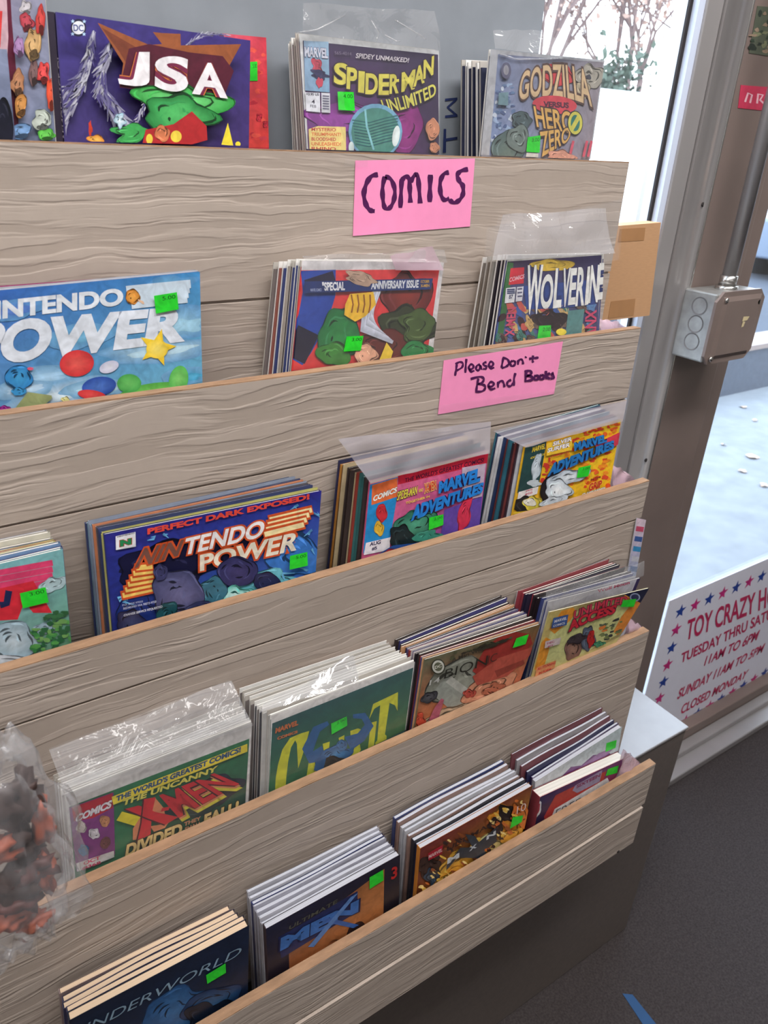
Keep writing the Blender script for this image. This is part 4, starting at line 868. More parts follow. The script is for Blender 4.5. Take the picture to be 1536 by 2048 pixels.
K = c_(640, 780, 2.259)
f, a, Q, n_ = stack(2, [(228, 410), (762, 272), (718, 625), (190, 782)], .5860, .5860, .5725, 14, (72, 318), (640, 190), .617, 'comic', .0022, 'comic with pink cover, cobalt blue title and cream top edge', ('comic with coloured spine', 'the pink cobalt-titled comic'), base=(206, 90, 130), cv=K, seed=9, jit=.0015, inks=[(150, 60, 50), (60, 50, 50), (190, 130, 60), (90, 60, 40), (40, 44, 80), (160, 110, 60), (60, 110, 110), (196, 176, 140), (206, 90, 40)])
CV = [(228, 410), (762, 272), (718, 625), (190, 782)]
a.quad(CV, [(226, 110, 150), (220, 90, 130), (120, 70, 160), (200, 90, 130)])
a.poly([(228, 410), (762, 272), (760, 285), (226, 424)], (226, 196, 170)); a.poly([(352, 388), (760, 288), (757, 330), (350, 428)], (196, 36, 60)); a.text("THE WORLD'S GREATEST COMICS!", (382, 418), (740, 326), (742, 304), (384, 398), (60, 20, 50), .02)
a.poly([(226, 428), (352, 392), (345, 500), (318, 664), (192, 740), (205, 600)], (40, 140, 206)); a.poly([(235, 430), (350, 396), (348, 482), (232, 520)], (226, 110, 60)); a.text('COMICS', (238, 505), (345, 462), (350, 436), (242, 478), (240, 236, 230), .04, (60, 30, 40), .03)
a.blob(278, 555, 26, 40, (200, 50, 60), 4, .12); a.blob(266, 625, 22, 34, (226, 180, 60), 6, .2); a.poly([(206, 690), (318, 664), (312, 722), (196, 745)], (230, 226, 232)); a.text('AUG', (222, 706), (272, 694), (274, 676), (224, 688), (50, 40, 80), .04); a.text('#5', (232, 726), (256, 720), (256, 704), (232, 710), (50, 40, 80), .04)
a.text('TOGETHER IN', (386, 516), (494, 484), (494, 474), (386, 504), (246, 206, 90), .03); a.text('SPIDER-MAN', (345, 500), (436, 470), (440, 432), (350, 458), (240, 220, 80), .02, (60, 40, 60), .05); a.text('AND', (444, 462), (464, 456), (464, 442), (444, 448), (240, 220, 80), .02); a.text('X-MEN', (470, 466), (524, 446), (522, 408), (470, 424), (226, 60, 50), .03, (240, 220, 130), .05)
a.poly([(640, 350), (748, 330), (730, 480), (640, 500)], (190, 170, 190)); a.poly([(560, 540), (730, 480), (718, 625), (540, 680)], (96, 70, 160)); a.blob(650, 560, 30, 80, (206, 50, 80), 4, .3, 15); a.blob(430, 600, 90, 60, (50, 110, 90), 3, .3, -10, col2=(80, 160, 130)); a.blob(370, 670, 60, 60, (24, 40, 44), 5, .3); a.blob(480, 660, 70, 26, (60, 140, 120), 4, .3, -10); a.line([(255, 760), (330, 715), (420, 705), (520, 690)], 14, (40, 80, 150)); a.blob(320, 735, 50, 22, (190, 50, 60), 3, .3, -15)
for b, c1 in ((.14, (34, 24, 70)), (.06, (40, 130, 214))):
    a.text('MARVEL', (530, 470), (718, 408), (724, 350), (534, 408), c1, b, grow=.1); a.text('ADVENTURES', (405, 592), (728, 462), (738, 412), (415, 520), c1, b)
a.sticker([(488, 574), (552, 558), (552, 606), (486, 630)], '2.00'); a.build(f)
loose_bag('clear bag rising above the pink cobalt-titled comic', [(676, 878), (978, 842), (975, 905), (738, 965)], [.5885, .5885, .5835, .5835], 3, HAZE)
K2 = K
f, a, Q, n_ = stack(2, [(926, 255), (1360, 133), (1308, 440), (868, 574)], .5860, .5860, .5725, 12, (780, 195), (1250, 60), .6165, 'comic', .0022, 'comic with yellow cover, cobalt title and green side panel', ('comic in a white board', 'the yellow comic'), base=(240, 190, 40), cv=K, seed=10, jit=.0018, inks=[(226, 226, 230), (60, 40, 50), (200, 204, 214), (120, 60, 60), (40, 60, 100), (206, 200, 200), (50, 110, 130)])
CV = [(926, 255), (1360, 133), (1308, 440), (868, 574)]
a.quad(CV, [(236, 180, 40), (240, 196, 40), (240, 190, 36), (230, 180, 50)])
a.scatter([(1150, 200), (1350, 140), (1310, 430), (1040, 470)], [(214, 70, 40), (226, 96, 40), (236, 140, 40)], 110, 14, 8, 3, -15); a.scatter([(1000, 320), (1060, 300), (1040, 420), (1000, 440)], [(206, 60, 50), (226, 120, 50)], 20, 12, 8, 5)
a.poly([(926, 258), (1022, 230), (1010, 300), (985, 440), (890, 465), (905, 380)], (40, 70, 70)); a.text('MARVEL', (955, 282), (1014, 264), (1018, 240), (960, 258), (236, 206, 60), .03); a.text('COMICS', (948, 312), (1014, 292), (1014, 284), (950, 303), (236, 206, 60), .03); a.blob(975, 350, 22, 60, (176, 190, 200), 4, .3, 12, col2=(214, 224, 230)); a.blob(965, 420, 34, 14, (190, 200, 206), 4, .3)
a.poly([(895, 460), (985, 434), (978, 468), (888, 496)], (226, 222, 220)); a.text('JAN', (925, 462), (955, 454), (956, 444), (926, 452), (190, 60, 90), .03); a.text('#10', (922, 476), (956, 467), (957, 457), (924, 466), (190, 60, 90), .03)
a.blob(930, 520, 60, 44, (34, 34, 36), 3, .3); a.blob(960, 510, 44, 34, (226, 206, 80), 3, .3); a.blob(945, 505, 26, 20, (226, 224, 210), 2, .2); a.blob(920, 555, 50, 12, (226, 190, 60), 2, .3)
a.poly([(1020, 240), (1135, 206), (1133, 270), (1018, 296)], (240, 196, 60)); a.text('SILVER', (1046, 252), (1132, 228), (1136, 208), (1050, 232), (246, 240, 240), .04, (60, 30, 50), .05); a.text('SURFER', (1022, 282), (1124, 254), (1128, 234), (1026, 262), (246, 240, 240), .04, (60, 30, 50), .05); a.text('STARRING IN', (1038, 304), (1118, 282), (1119, 273), (1039, 294), (206, 50, 60), .02)
a.poly([(1240, 240), (1358, 185), (1350, 240), (1240, 300)], (214, 60, 80))
a.blob(1040, 450, 50, 80, (30, 28, 34), 4, .3, 20); a.blob(1120, 390, 90, 34, (176, 190, 204), 3, .3, -12, col2=(226, 234, 240)); a.blob(1070, 450, 60, 50, (190, 204, 216), 5, .25, 0, col2=(240, 246, 250)); a.blob(1050, 500, 60, 24, (206, 216, 226), 3, .3, -15)
for b, c1 in ((.14, (24, 40, 80)), (.06, (40, 120, 190))):
    a.text('MARVEL', (1142, 275), (1290, 232), (1288, 196), (1140, 235), c1, b); a.text('ADVENTURES', (1018, 392), (1322, 262), (1322, 222), (1036, 330), c1, b)
a.text('GRIP', (1205, 456), (1266, 436), (1268, 402), (1210, 420), (190, 40, 40), .05, (250, 220, 80), .04); a.text('CLAWHAMMER', (1176, 478), (1284, 446), (1284, 434), (1178, 464), (240, 236, 230), .05, (40, 40, 40), .05); a.text('IN THE', (1215, 408), (1262, 394), (1263, 385), (1216, 398), (60, 20, 20), .03); a.blob(1294, 430, 12, 12, (236, 90, 40), 4, .1)
a.sticker([(1160, 348), (1216, 336), (1216, 362), (1198, 388), (1154, 394)][0:2] + [(1204, 386), (1152, 394)], '2.00'); a.build(f)
loose_bag('clear bag rising above the yellow comic under the second pink note', [(985, 862), (1250, 800), (1243, 842), (1050, 895)], [.5885, .5885, .5835, .5835], 5, HAZE)

# ---- tier 4
K = c_(60, 1250, 1.92)
f, a, Q, n_ = stack(3, [(137, 655), (852, 375), (838, 690), (168, 985)], .5280, .5280, .5165, 12, (88, 575), (795, 290), .5520, 'bagged', .0035, 'bagged green comic with a red and yellow slanted title', ('bagged comic with white board', 'the green red-titled comic'), base=(50, 120, 76), cv=K, seed=11, jit=.0015, inks=[(190, 186, 184), (110, 104, 104), (160, 150, 150), (60, 100, 80)])
CV = [(150, 698), (842, 436), (826, 692), (175, 980)]
a.poly([(137, 655), (852, 375), (838, 695), (168, 990)], (214, 210, 208)); a.quad(CV, [(40, 112, 72), (44, 116, 76), (40, 70, 60), (44, 124, 80)])
a.blob(700, 640, 130, 50, (40, 44, 60), 4, .2, -22); a.blob(620, 700, 120, 40, (30, 60, 60), 6, .3, -20)
a.poly([(150, 700), (320, 640), (326, 880), (178, 945)], (124, 50, 120)); a.poly([(160, 700), (316, 644), (318, 700), (240, 740), (168, 752)], (180, 30, 50)); a.text('COMICS', (172, 758), (310, 700), (316, 668), (178, 728), (220, 214, 220), .05, (70, 20, 50), .03)
for (x, y, c1) in ((197, 775, (190, 180, 176)), (286, 750, (190, 130, 90)), (245, 798, (206, 200, 206)), (288, 832, (110, 60, 60)), (205, 860, (30, 100, 150))): a.blob(x, y, 20, 22, c1, x, .2)
a.poly([(176, 910), (320, 862), (322, 886), (180, 942)], (206, 202, 200)); a.text('OCT', (204, 918), (268, 894), (268, 880), (204, 904), (200, 40, 90), .03); a.text('#368', (198, 938), (270, 912), (270, 900), (198, 924), (200, 40, 90), .03)
a.poly([(312, 655), (832, 452), (832, 482), (318, 686)], (226, 206, 60)); a.text("THE WORLD'S GREATEST COMICS!", (328, 674), (806, 484), (808, 462), (330, 652), (36, 76, 120), .05); 
a.text('THE UNCANNY', (350, 692), (716, 556), (720, 534), (356, 668), (216, 206, 90), .04, (30, 80, 50), .03)
a.conv = c_(60, 1450, 3.2)
a.poly([(585, 545), (705, 578), (682, 642), (550, 602)], (222, 206, 44)); a.poly([(655, 655), (700, 585), (760, 690), (700, 722), (655, 728)], (206, 130, 90)); a.poly([(795, 455), (850, 520), (860, 560), (750, 540)], (206, 130, 90)); a.poly([(765, 640), (880, 620), (860, 650), (790, 675)], (206, 130, 90))
for c1, dx_, dy_, b in (((206, 196, 60), 22, 26, .09), ((206, 130, 90), 10, 12, .06), ((70, 24, 30), 1, 2, .055), ((200, 40, 48), 0, 0, .025)):
    a.text('MEN', (948 + dx_, 585 + dy_), (1335 + dx_, 368 + dy_), (1175 + dx_, 300 + dy_), (822 + dx_, 442 + dy_), c1, b)
a.poly([(598, 530), (692, 506), (800, 548), (945, 580), (858, 632), (740, 590)], (200, 40, 48)); a.poly([(722, 466), (800, 452), (775, 560), (768, 690), (678, 738), (705, 620)], (200, 40, 48))
a.line([(598, 530), (740, 590), (858, 632)], 3, (80, 24, 30)); a.line([(722, 466), (705, 620), (678, 738)], 3, (80, 24, 30)); a.poly([(842, 522), (892, 512), (882, 536), (832, 546)], (200, 40, 48))
a.conv = K
a.text('DIVIDED', (362, 888), (580, 800), (584, 752), (370, 838), (226, 196, 130), .05, (60, 30, 20), .04); a.text('THEY', (588, 768), (654, 742), (654, 728), (590, 752), (214, 150, 110), .04); a.text('SHALL', (592, 786), (656, 760), (656, 746), (592, 772), (214, 150, 110), .04); a.text('FALL!', (662, 772), (796, 712), (800, 668), (668, 722), (226, 196, 130), .05, (60, 30, 20), .04)
a.build(f); sleeve(f, Q, (126, 1560), (492, 1424), .527, seed=12, amp=.001)
r = loose_bag('wide clear bag folded over the white comic boards of the fourth tier', [(98, 1500), (462, 1362), (500, 1440), (128, 1580)], [.5505, .5505, .526, .5265], 9, amp=.004)
r = loose_bag('curled clear bag above the tall yellow lettered green comic', [(545, 1395), (708, 1312), (720, 1368), (520, 1430)], [.548, .548, .528, .528], 14, amp=.004)

f, a, Q, n_ = stack(3, [(926, 350), (1478, 140), (1442, 402), (916, 660)], .5280, .5280, .5165, 14, (800, 245), (1365, 60), .5525, 'bagged', .0035, 'bagged dark green comic with tall yellow lettering and blue arms of shape', ('bagged comic with white board', 'the tall yellow lettered comic'), base=(36, 84, 80), cv=K, seed=12, jit=.0015, inks=[(200, 198, 196), (120, 112, 110), (170, 160, 150), (90, 90, 96)])
CV = [(930, 378), (1472, 163), (1440, 404), (916, 658)]
f['label'] = 'bagged dark green comic with tall yellow lettering around blue shapes'
a.poly([(924, 350), (1478, 138), (1444, 402), (912, 662)], (216, 212, 210)); a.quad(CV, [(34, 82, 84), (38, 88, 88), (60, 110, 60), (46, 112, 72)])
Y_ = (206, 206, 50)
a.conv = c_(500, 1300, 4.267)
a.poly([(505, 690), (430, 712), (340, 752), (275, 850), (238, 980), (218, 1100), (213, 1230), (300, 1215), (310, 1080), (325, 950), (350, 830), (385, 770), (400, 800), (410, 1010), (440, 920), (480, 790)], Y_)
a.poly([(500, 960), (550, 930), (568, 1100), (475, 1120)], Y_); a.poly([(620, 800), (680, 780), (672, 860), (632, 880)], Y_); a.poly([(755, 750), (805, 725), (800, 790), (768, 800)], Y_)
a.poly([(855, 690), (920, 668), (955, 680), (952, 720), (915, 752), (935, 800), (945, 850), (900, 925), (830, 950), (850, 860), (860, 780)], Y_); a.poly([(880, 760), (898, 770), (885, 850), (870, 860)], (40, 84, 80))
a.poly([(1030, 620), (1080, 605), (1050, 880), (1000, 890)], Y_); a.poly([(1050, 460), (1262, 358), (1258, 520), (1235, 470), (1190, 450), (1150, 720), (1165, 730), (1160, 820), (1070, 850), (1068, 790), (1085, 770), (1110, 470), (1060, 500), (1015, 590)], Y_)
a.conv = K
BL_ = (44, 96, 150)
a.line([(1145, 375), (1100, 400), (1065, 480), (1075, 510), (1130, 490)], [8, 16, 22, 22, 30], BL_); a.line([(1240, 350), (1280, 348), (1302, 385), (1270, 430), (1220, 455)], [8, 14, 18, 20, 30], BL_); a.blob(1170, 500, 70, 34, BL_, 4, .25, -20, col2=(80, 140, 190)); a.blob(1197, 460, 20, 22, (60, 110, 160), 3, .1); a.blob(1165, 530, 50, 30, (60, 50, 40), 3, .2); a.line([(1120, 500), (1105, 560)], 18, BL_)
a.text('MARVEL', (940, 415), (1028, 382), (1030, 362), (942, 394), (200, 110, 60), .05); a.text('COMICS', (948, 440), (1026, 412), (1026, 402), (948, 428), (200, 110, 60), .05)
a.sticker([(1154, 376), (1214, 348), (1216, 384), (1156, 418)], '2.00'); a.build(f); sleeve(f, Q, seed=13, amp=.001)

K = c_(780, 1080, 2.844)
f, a, Q, n_ = stack(3, [(200, 680), (856, 478), (740, 800), (138, 1085)], .5200, .5180, .5163, 18, (30, 570), (630, 315), .5560, 'comic', .0018, 'comic with olive cover, thin black serif title and red arm shape', ('comic with cream page edges', 'the olive comic'), base=(120, 116, 90), cv=K, seed=13, jit=.002, inks=[(40, 34, 40), (60, 60, 120), (200, 190, 190), (150, 60, 60), (90, 80, 120), (60, 50, 50), (210, 160, 120)])
f['label'] = 'comic with olive cover, black serif title and red streaks'
CV = [(200, 680), (856, 478), (740, 800), (138, 1085)]
a.quad(CV, [(100, 104, 84), (110, 90, 60), (196, 110, 80), (196, 110, 70)])
a.blob(400, 800, 220, 110, (130, 132, 120), 4, .2, -25, 20, col2=(150, 152, 140)); a.line([(280, 820), (440, 950)], 50, (150, 154, 146)); a.line([(330, 790), (480, 900)], 16, (176, 176, 168)); a.blob(330, 990, 160, 40, (200, 170, 140), 3, .3, -22); a.blob(560, 840, 160, 60, (206, 140, 110), 6, .3, -25, 20)
a.line([(800, 560), (700, 590), (590, 660), (500, 770)], [20, 60, 50, 30], (150, 50, 44)); a.line([(810, 620), (640, 720), (480, 800)], [10, 40, 20], (176, 80, 66)); a.line([(760, 690), (600, 760)], [8, 14], (140, 60, 50)); a.blob(450, 870, 34, 26, (176, 70, 60), 3, .3); a.blob(590, 850, 60, 40, (176, 100, 76), 9, .4, -20)
a.blob(220, 890, 50, 30, (50, 50, 56), 3, .2, -25, col2=(90, 90, 96)); a.blob(165, 1020, 34, 40, (190, 70, 50), 4, .3); a.line([(295, 900), (265, 960), (240, 1030)], [6, 14, 18], (176, 90, 110)); a.blob(540, 600, 60, 20, (60, 56, 40), 2, .3, -18); a.scatter([(330, 640), (700, 540), (640, 580), (340, 680)], [(50, 44, 36), (84, 84, 60)], 20, 22, 6, 3, -18)
a.text('A Man Who Flies', (345, 690), (610, 590), (610, 568), (345, 668), (60, 54, 44), .02); a.text('BION', (300, 785), (545, 705), (552, 650), (312, 732), (40, 40, 34), -.005); a.text('IC', (548, 700), (600, 680), (606, 636), (556, 652), (60, 44, 36), -.01)
a.ell(268, 715, 40, 44, (60, 62, 50)); a.ell(268, 715, 34, 37, (200, 200, 190)); a.ell(268, 715, 24, 25, (96, 98, 80)); a.text('DC', (250, 728), (288, 716), (286, 700), (248, 712), (214, 214, 200), .03); a.text('14', (216, 822), (276, 800), (280, 772), (222, 792), (200, 200, 196), .01)
a.sticker([(712, 552), (782, 530), (764, 586), (690, 608)], ''); a.build(f)

f, a, Q, n_ = stack(3, [(908, 410), (1475, 273), (1308, 548), (808, 780)], .5060, .5020, .5135, 0, None, None, .5560, 'comic', .0018, 'pale yellow comic with red lettering flopping over the fourth tier lip', ('', ''), base=(206, 196, 130), cv=K, seed=14, yfl=.5245)
CV = [(908, 410), (1475, 273), (1308, 548), (808, 780)]
a.quad(CV, [(200, 180, 110), (40, 36, 60), (160, 150, 100), (214, 190, 120)])
a.poly([(940, 440), (1340, 320), (1390, 380), (1290, 540), (1000, 700), (860, 740), (900, 560)], (206, 206, 140)); a.poly([(1330, 300), (1475, 273), (1390, 420)], (34, 36, 62))
a.line([(900, 560), (870, 620), (840, 740)], [10, 24, 20], (226, 150, 50)); a.line([(1050, 395), (1000, 430), (920, 520)], [10, 26, 14], (230, 150, 50)); a.line([(1330, 320), (1400, 370), (1350, 460), (1280, 530)], [8, 26, 30, 10], (226, 140, 60)); a.scatter([(1200, 480), (1330, 430), (1300, 540), (1180, 580)], [(120, 130, 80), (226, 130, 60), (90, 100, 80), (60, 60, 60)], 26, 16, 8, 4, -20)
a.blob(1040, 620, 44, 70, (120, 84, 76), 3, .25, 10, col2=(170, 130, 110)); a.blob(1125, 560, 40, 70, (90, 100, 120), 5, .25, 10); a.blob(1140, 560, 22, 46, (190, 40, 40), 4, .25, 10); a.blob(1060, 560, 60, 24, (60, 50, 56), 4, .3, -20); a.blob(1190, 590, 30, 20, (70, 150, 110), 3, .3)
a.text('UNLIMITED', (1040, 450), (1340, 360), (1350, 318), (1045, 402), (206, 60, 80), .02, (110, 40, 60), .05, arc=16); a.text('ACCESS', (1010, 522), (1270, 416), (1290, 362), (1012, 462), (206, 44, 60), .05, (90, 30, 50), .05, arc=10)
a.poly([(925, 440), (1010, 420), (1000, 480), (912, 500)], (60, 90, 150)); a.text('MARVEL', (930, 468), (1000, 448), (1002, 432), (932, 452), (220, 220, 230), .03); a.text('COMICS', (922, 492), (990, 474), (990, 462), (924, 480), (220, 220, 230), .03)
a.poly([(880, 572), (968, 550), (960, 588), (874, 612)], (206, 190, 190)); a.text('DEC', (888, 590), (930, 578), (930, 568), (888, 580), (170, 50, 90), .03); a.text('#1', (892, 606), (920, 598), (920, 590), (892, 598), (170, 50, 90), .03)
a.poly([(830, 720), (940, 680), (930, 730), (820, 775)], (226, 150, 100)); a.text('ALL STUNNING', (832, 738), (936, 700), (938, 686), (836, 722), (200, 40, 50), .04); a.text('IN FORM', (840, 762), (910, 736), (912, 722), (842, 748), (200, 40, 50), .04); a.ell(1388, 322, 30, 24, (150, 160, 190)); a.ell(1388, 322, 22, 17, (50, 56, 90))
a.sticker([(1322, 338), (1396, 330), (1380, 376), (1306, 376)], ''); a.build(f)
f, a, Q, n_ = stack(3, [(905, 352), (1425, 215), (1290, 545), (800, 770)], .5255, .5255, .5170, 12, (712, 290), (1225, 97), .5555, 'comic', .002, 'comic with white upper margin and red script behind the pale yellow comic', ('comic in the right-end stack', 'the white margined comic'), base=(206, 204, 214), cv=K, seed=15, yfl=.5270, jit=.002, inks=[(40, 36, 60), (60, 70, 130), (200, 200, 210), (40, 30, 36), (150, 60, 70)])
a.quad([(905, 352), (1425, 215), (1290, 545), (800, 770)], [(196, 194, 206), (206, 204, 216), (120, 110, 130), (120, 110, 130)]); a.text('Wolf Moon', (1180, 300), (1362, 250), (1364, 232), (1180, 282), (190, 60, 100), .03); a.poly([(1405, 222), (1425, 215), (1380, 330), (1360, 330)], (60, 50, 90)); a.build(f)
loose_bag('clear bag sticking out past the right end of the fourth tier', [(1090, 1180), (1286, 1120), (1284, 1150), (1092, 1222)], [.5245, .5245, .5205, .5205], 21)

# ---- tier 5
K = c_(0, 1600, 1.7067)
f, a, Q, n_ = stack(4, [(238, 752), (850, 428), (845, 692), (262, 1010)], .4585, .4585, .4515, 4, (190, 640), (765, 362), .4940, 'trade', .0085, 'dark navy paperback with thin serif title and a blue glow', ('cream paged paperback', 'the dark navy paperback'), 'paperback', 'comic_paperback', base=(24, 34, 56), cv=K, seed=16, jit=.0012, inks=[(150, 130, 130), (60, 60, 90), (190, 180, 180), (40, 44, 60)], pages=CREAM)
a.quad([(238, 752), (850, 428), (845, 692), (262, 1010)], [(24, 32, 52), (22, 34, 58), (20, 34, 60), (26, 50, 80)])
a.blob(600, 720, 130, 70, (36, 80, 130), 4, .2, -30, 22, col2=(60, 110, 160)); a.blob(720, 690, 110, 44, (24, 50, 90), 6, .2, -25, col2=(50, 96, 140)); a.blob(780, 740, 80, 60, (16, 26, 44), 3, .2); a.blob(690, 740, 60, 50, (18, 30, 50), 8, .2)
a.text('UNDERWORLD', (250, 812), (815, 528), (830, 494), (262, 776), (130, 156, 176), -.004)
a.sticker([(702, 594), (768, 554), (770, 586), (706, 624)], ''); a.build(f)
f, a, Q, n_ = stack(4, [(908, 440), (1366, 186), (1360, 382), (918, 642)], .4585, .4585, .4515, 7, (838, 300), (1285, 84), .4960, 'trade', .0075, 'orange and black paperback with a cobalt blue crossed title', ('paperback with pale wavy pages', 'the orange and black paperback'), 'paperback', 'comic_paperback', base=(60, 44, 50), cv=K, seed=17, jit=.0012, inks=[(50, 60, 120), (176, 176, 190), (60, 64, 110), (190, 190, 200), (150, 150, 170)], pages=BLUEPG)
a.quad([(908, 440), (1366, 186), (1360, 382), (918, 642)], [(30, 34, 60), (36, 32, 48), (32, 26, 32), (40, 30, 36)]); a.quad([(985, 480), (1312, 235), (1308, 410), (988, 600)], [(90, 70, 60), (176, 110, 60), (190, 120, 70), (180, 104, 56)])
a.poly([(950, 470), (1220, 310), (1222, 380), (960, 540)], (34, 44, 90)); a.blob(1225, 450, 44, 30, (60, 40, 36), 4, .2, -25); a.blob(1150, 500, 60, 26, (160, 96, 60), 3, .3, -30)
a.text('ULTIMATE', (985, 442), (1150, 350), (1152, 336), (988, 428), (90, 90, 80), .01); a.text('MEN', (955, 515), (1222, 380), (1224, 338), (958, 470), (60, 110, 180), .06, (24, 30, 70), .05)
a.poly([(1085, 410), (1110, 398), (1225, 425), (1205, 436)], (60, 100, 170)); a.poly([(1050, 500), (1070, 500), (1222, 315), (1196, 330)], (90, 130, 190)); a.text('3', (1334, 272), (1354, 262), (1356, 222), (1336, 230), (190, 40, 40), .03)
a.sticker([(1260, 262), (1306, 236), (1308, 272), (1260, 302)], ''); a.build(f)
K = c_(740, 1360, 2.56)
f, a, Q, n_ = stack(4, [(258, 862), (832, 540), (775, 812), (235, 1122)], .4570, .4570, .4515, 7, (108, 685), (662, 388), .4960, 'trade', .0065, 'paperback with fiery orange cover and a dark steel crossed title', ('paperback with pale pages', 'the fiery orange paperback'), 'paperback', 'comic_paperback', base=(206, 130, 50), cv=K, seed=18, jit=.0014, inks=[(36, 36, 60), (40, 40, 50), (60, 70, 120), (190, 190, 196), (150, 120, 110)], pages=BLUEPG)
a.quad([(258, 862), (832, 540), (775, 812), (235, 1122)], [(120, 50, 50), (120, 60, 40), (226, 160, 60), (120, 60, 30)])
for (x, y, rx, ry, c1, sd) in ((480, 930, 150, 70, (236, 180, 70), 3), (600, 860, 90, 60, (250, 226, 150), 4), (700, 720, 90, 80, (230, 150, 50), 5), (700, 680, 40, 50, (40, 30, 30), 6), (300, 960, 60, 60, (60, 40, 36), 7), (320, 1010, 40, 50, (50, 70, 90), 8), (430, 1000, 100, 40, (240, 170, 60), 9), (770, 690, 40, 70, (220, 120, 50), 3), (560, 900, 30, 50, (150, 90, 50), 2), (720, 790, 60, 30, (226, 160, 60), 6), (640, 740, 40, 40, (50, 36, 36), 8)): a.blob(x, y, rx, ry, c1, sd, .3, -28, 18)
a.scatter([(270, 880), (800, 580), (770, 800), (250, 1100)], [(236, 190, 80), (150, 80, 40), (60, 40, 36), (250, 220, 140), (206, 110, 50)], 90, 16, 9, 5, 30)
a.text('ULTIMATE', (385, 872), (655, 716), (658, 694), (388, 846), (60, 36, 30), .02); a.poly([(385, 940), (455, 850), (520, 848), (640, 745), (640, 820), (600, 850), (540, 870), (560, 905), (440, 900), (385, 965)], (50, 56, 66)); a.poly([(480, 780), (530, 790), (600, 900), (540, 890)], (56, 62, 72)); a.text('M', (388, 935), (450, 900), (450, 875), (390, 905), (206, 210, 214), .05); a.text('X', (500, 870), (540, 848), (540, 828), (500, 848), (190, 196, 204), .05); a.text('N', (588, 812), (636, 782), (636, 762), (590, 790), (206, 210, 214), .05)
a.text('10', (742, 680), (790, 655), (792, 618), (746, 640), (230, 200, 190), .0); a.poly([(290, 878), (365, 835), (362, 880), (292, 915)], (170, 30, 50)); a.text('MARVEL', (292, 906), (362, 868), (364, 850), (294, 888), (226, 190, 190), .03)
a.sticker([(722, 694), (776, 684), (768, 718), (708, 752)], ''); a.build(f)
# manga digest with white page block, and its neighbours
f, a, Q, n_ = stack(4, [(872, 600), (1310, 398), (1225, 560), (840, 770)], .4570, .4570, .4515, 0, None, None, .4960, 'trade', .016, 'thick red and violet book with its title in a white bubble', ('', ''), 'paperback', 'comic_paperback', base=(150, 60, 70), cv=K, seed=19)
a.quad([(872, 600), (1310, 398), (1225, 560), (840, 770)], [(40, 40, 84), (120, 60, 120), (176, 60, 70), (40, 34, 56)])
a.poly([(950, 590), (1210, 465), (1180, 560), (900, 740), (890, 700)], (180, 60, 56)); a.poly([(925, 710), (945, 660), (1215, 500), (1225, 520), (1190, 575), (925, 735)], (230, 226, 226)); a.poly([(1036, 566), (1050, 540), (1190, 460), (1175, 520), (1060, 578)], (150, 140, 170)); a.text('SIXTEEN', (1055, 556), (1178, 494), (1180, 476), (1058, 538), (130, 40, 90), .04)
a.text("FREDDY'S", (945, 705), (1218, 562), (1222, 528), (955, 662), (60, 44, 50), -.008); a.blob(860, 660, 16, 40, (200, 200, 204), 4, .15, 14); a.blob(860, 660, 8, 28, (150, 40, 60), 4, .15, 14)
a.sticker([(1216, 455), (1272, 436), (1264, 474), (1206, 490)], ''); a.build(f)
f, a, Q, n_ = stack(4, [(848, 520), (1290, 238), (1240, 560), (820, 780)], .4740, .4740, .4690, 5, (714, 357), (1180, 124), .4965, 'trade', .006, 'white fronted paperback with violet swash and curling pages', ('thin paperback', 'the white fronted paperback'), 'paperback', 'comic_paperback', base=(206, 206, 214), cv=K, seed=20, yfl=.4700, jit=.0012, inks=[(36, 36, 80), (120, 120, 60), (160, 156, 160), (120, 60, 70), (90, 70, 110)], pages=BLUEPG)
a.quad([(848, 520), (1290, 238), (1240, 560), (820, 780)], [(196, 196, 200), (190, 206, 210), (190, 190, 200), (190, 190, 200)]); a.line([(985, 500), (1040, 470), (1090, 450), (1150, 400), (1230, 380)], [6, 22, 12, 14, 5], (110, 60, 120)); a.line([(1060, 470), (1180, 390), (1240, 350)], [8, 14, 4], (150, 110, 160))
a.sticker([(1210, 322), (1262, 306), (1256, 346), (1204, 368)], ''); a.build(f)

# ------------------------------------------------------------------ handwritten notes on the boards
NOTE = mat('pink_note_paper', (250, 150, 196), 0.75, var=0.05, vscale=60); MARK = (84, 28, 84)
def note(label, px, y, seed):
    P = [atY(p, y) for p in px]; c = sum(P, Vector()) / 4
    r = root('handwritten_note', label, 'note', c, 'pink notes taped to the boards'); N = 16; vs = []; fs = []
    for back in (0, 1):
        for j in range(N + 1):
            for i in range(N + 1):
                u, v = i / N, j / N; p = lerp(lerp(P[0], P[1], u), lerp(P[3], P[2], u), v); vs.append(p + Vector((0, back * .0003, 0)))
    M = (N + 1) ** 2
    for j in range(N):
        for i in range(N):
            q = j * (N + 1) + i; fs.append((q, q + 1, q + N + 2, q + N + 1)); fs.append((M + q, M + q + N + 1, M + q + N + 2, M + q + 1))
    mesh('note_sheet', vs, fs, NOTE, r, c)
    a = Art(P[0], Vector((0, -1, 0))); a.conv = c_(600, 280, 2.194); return r, a
r, a = note('pink note under the top row reading comics in marker', [(711, 321), (950, 317), (940, 453), (706, 472)], .6862, 1)
S_ = lambda pts, w_: a.line(pts, w_, MARK, 'marker_lettering')
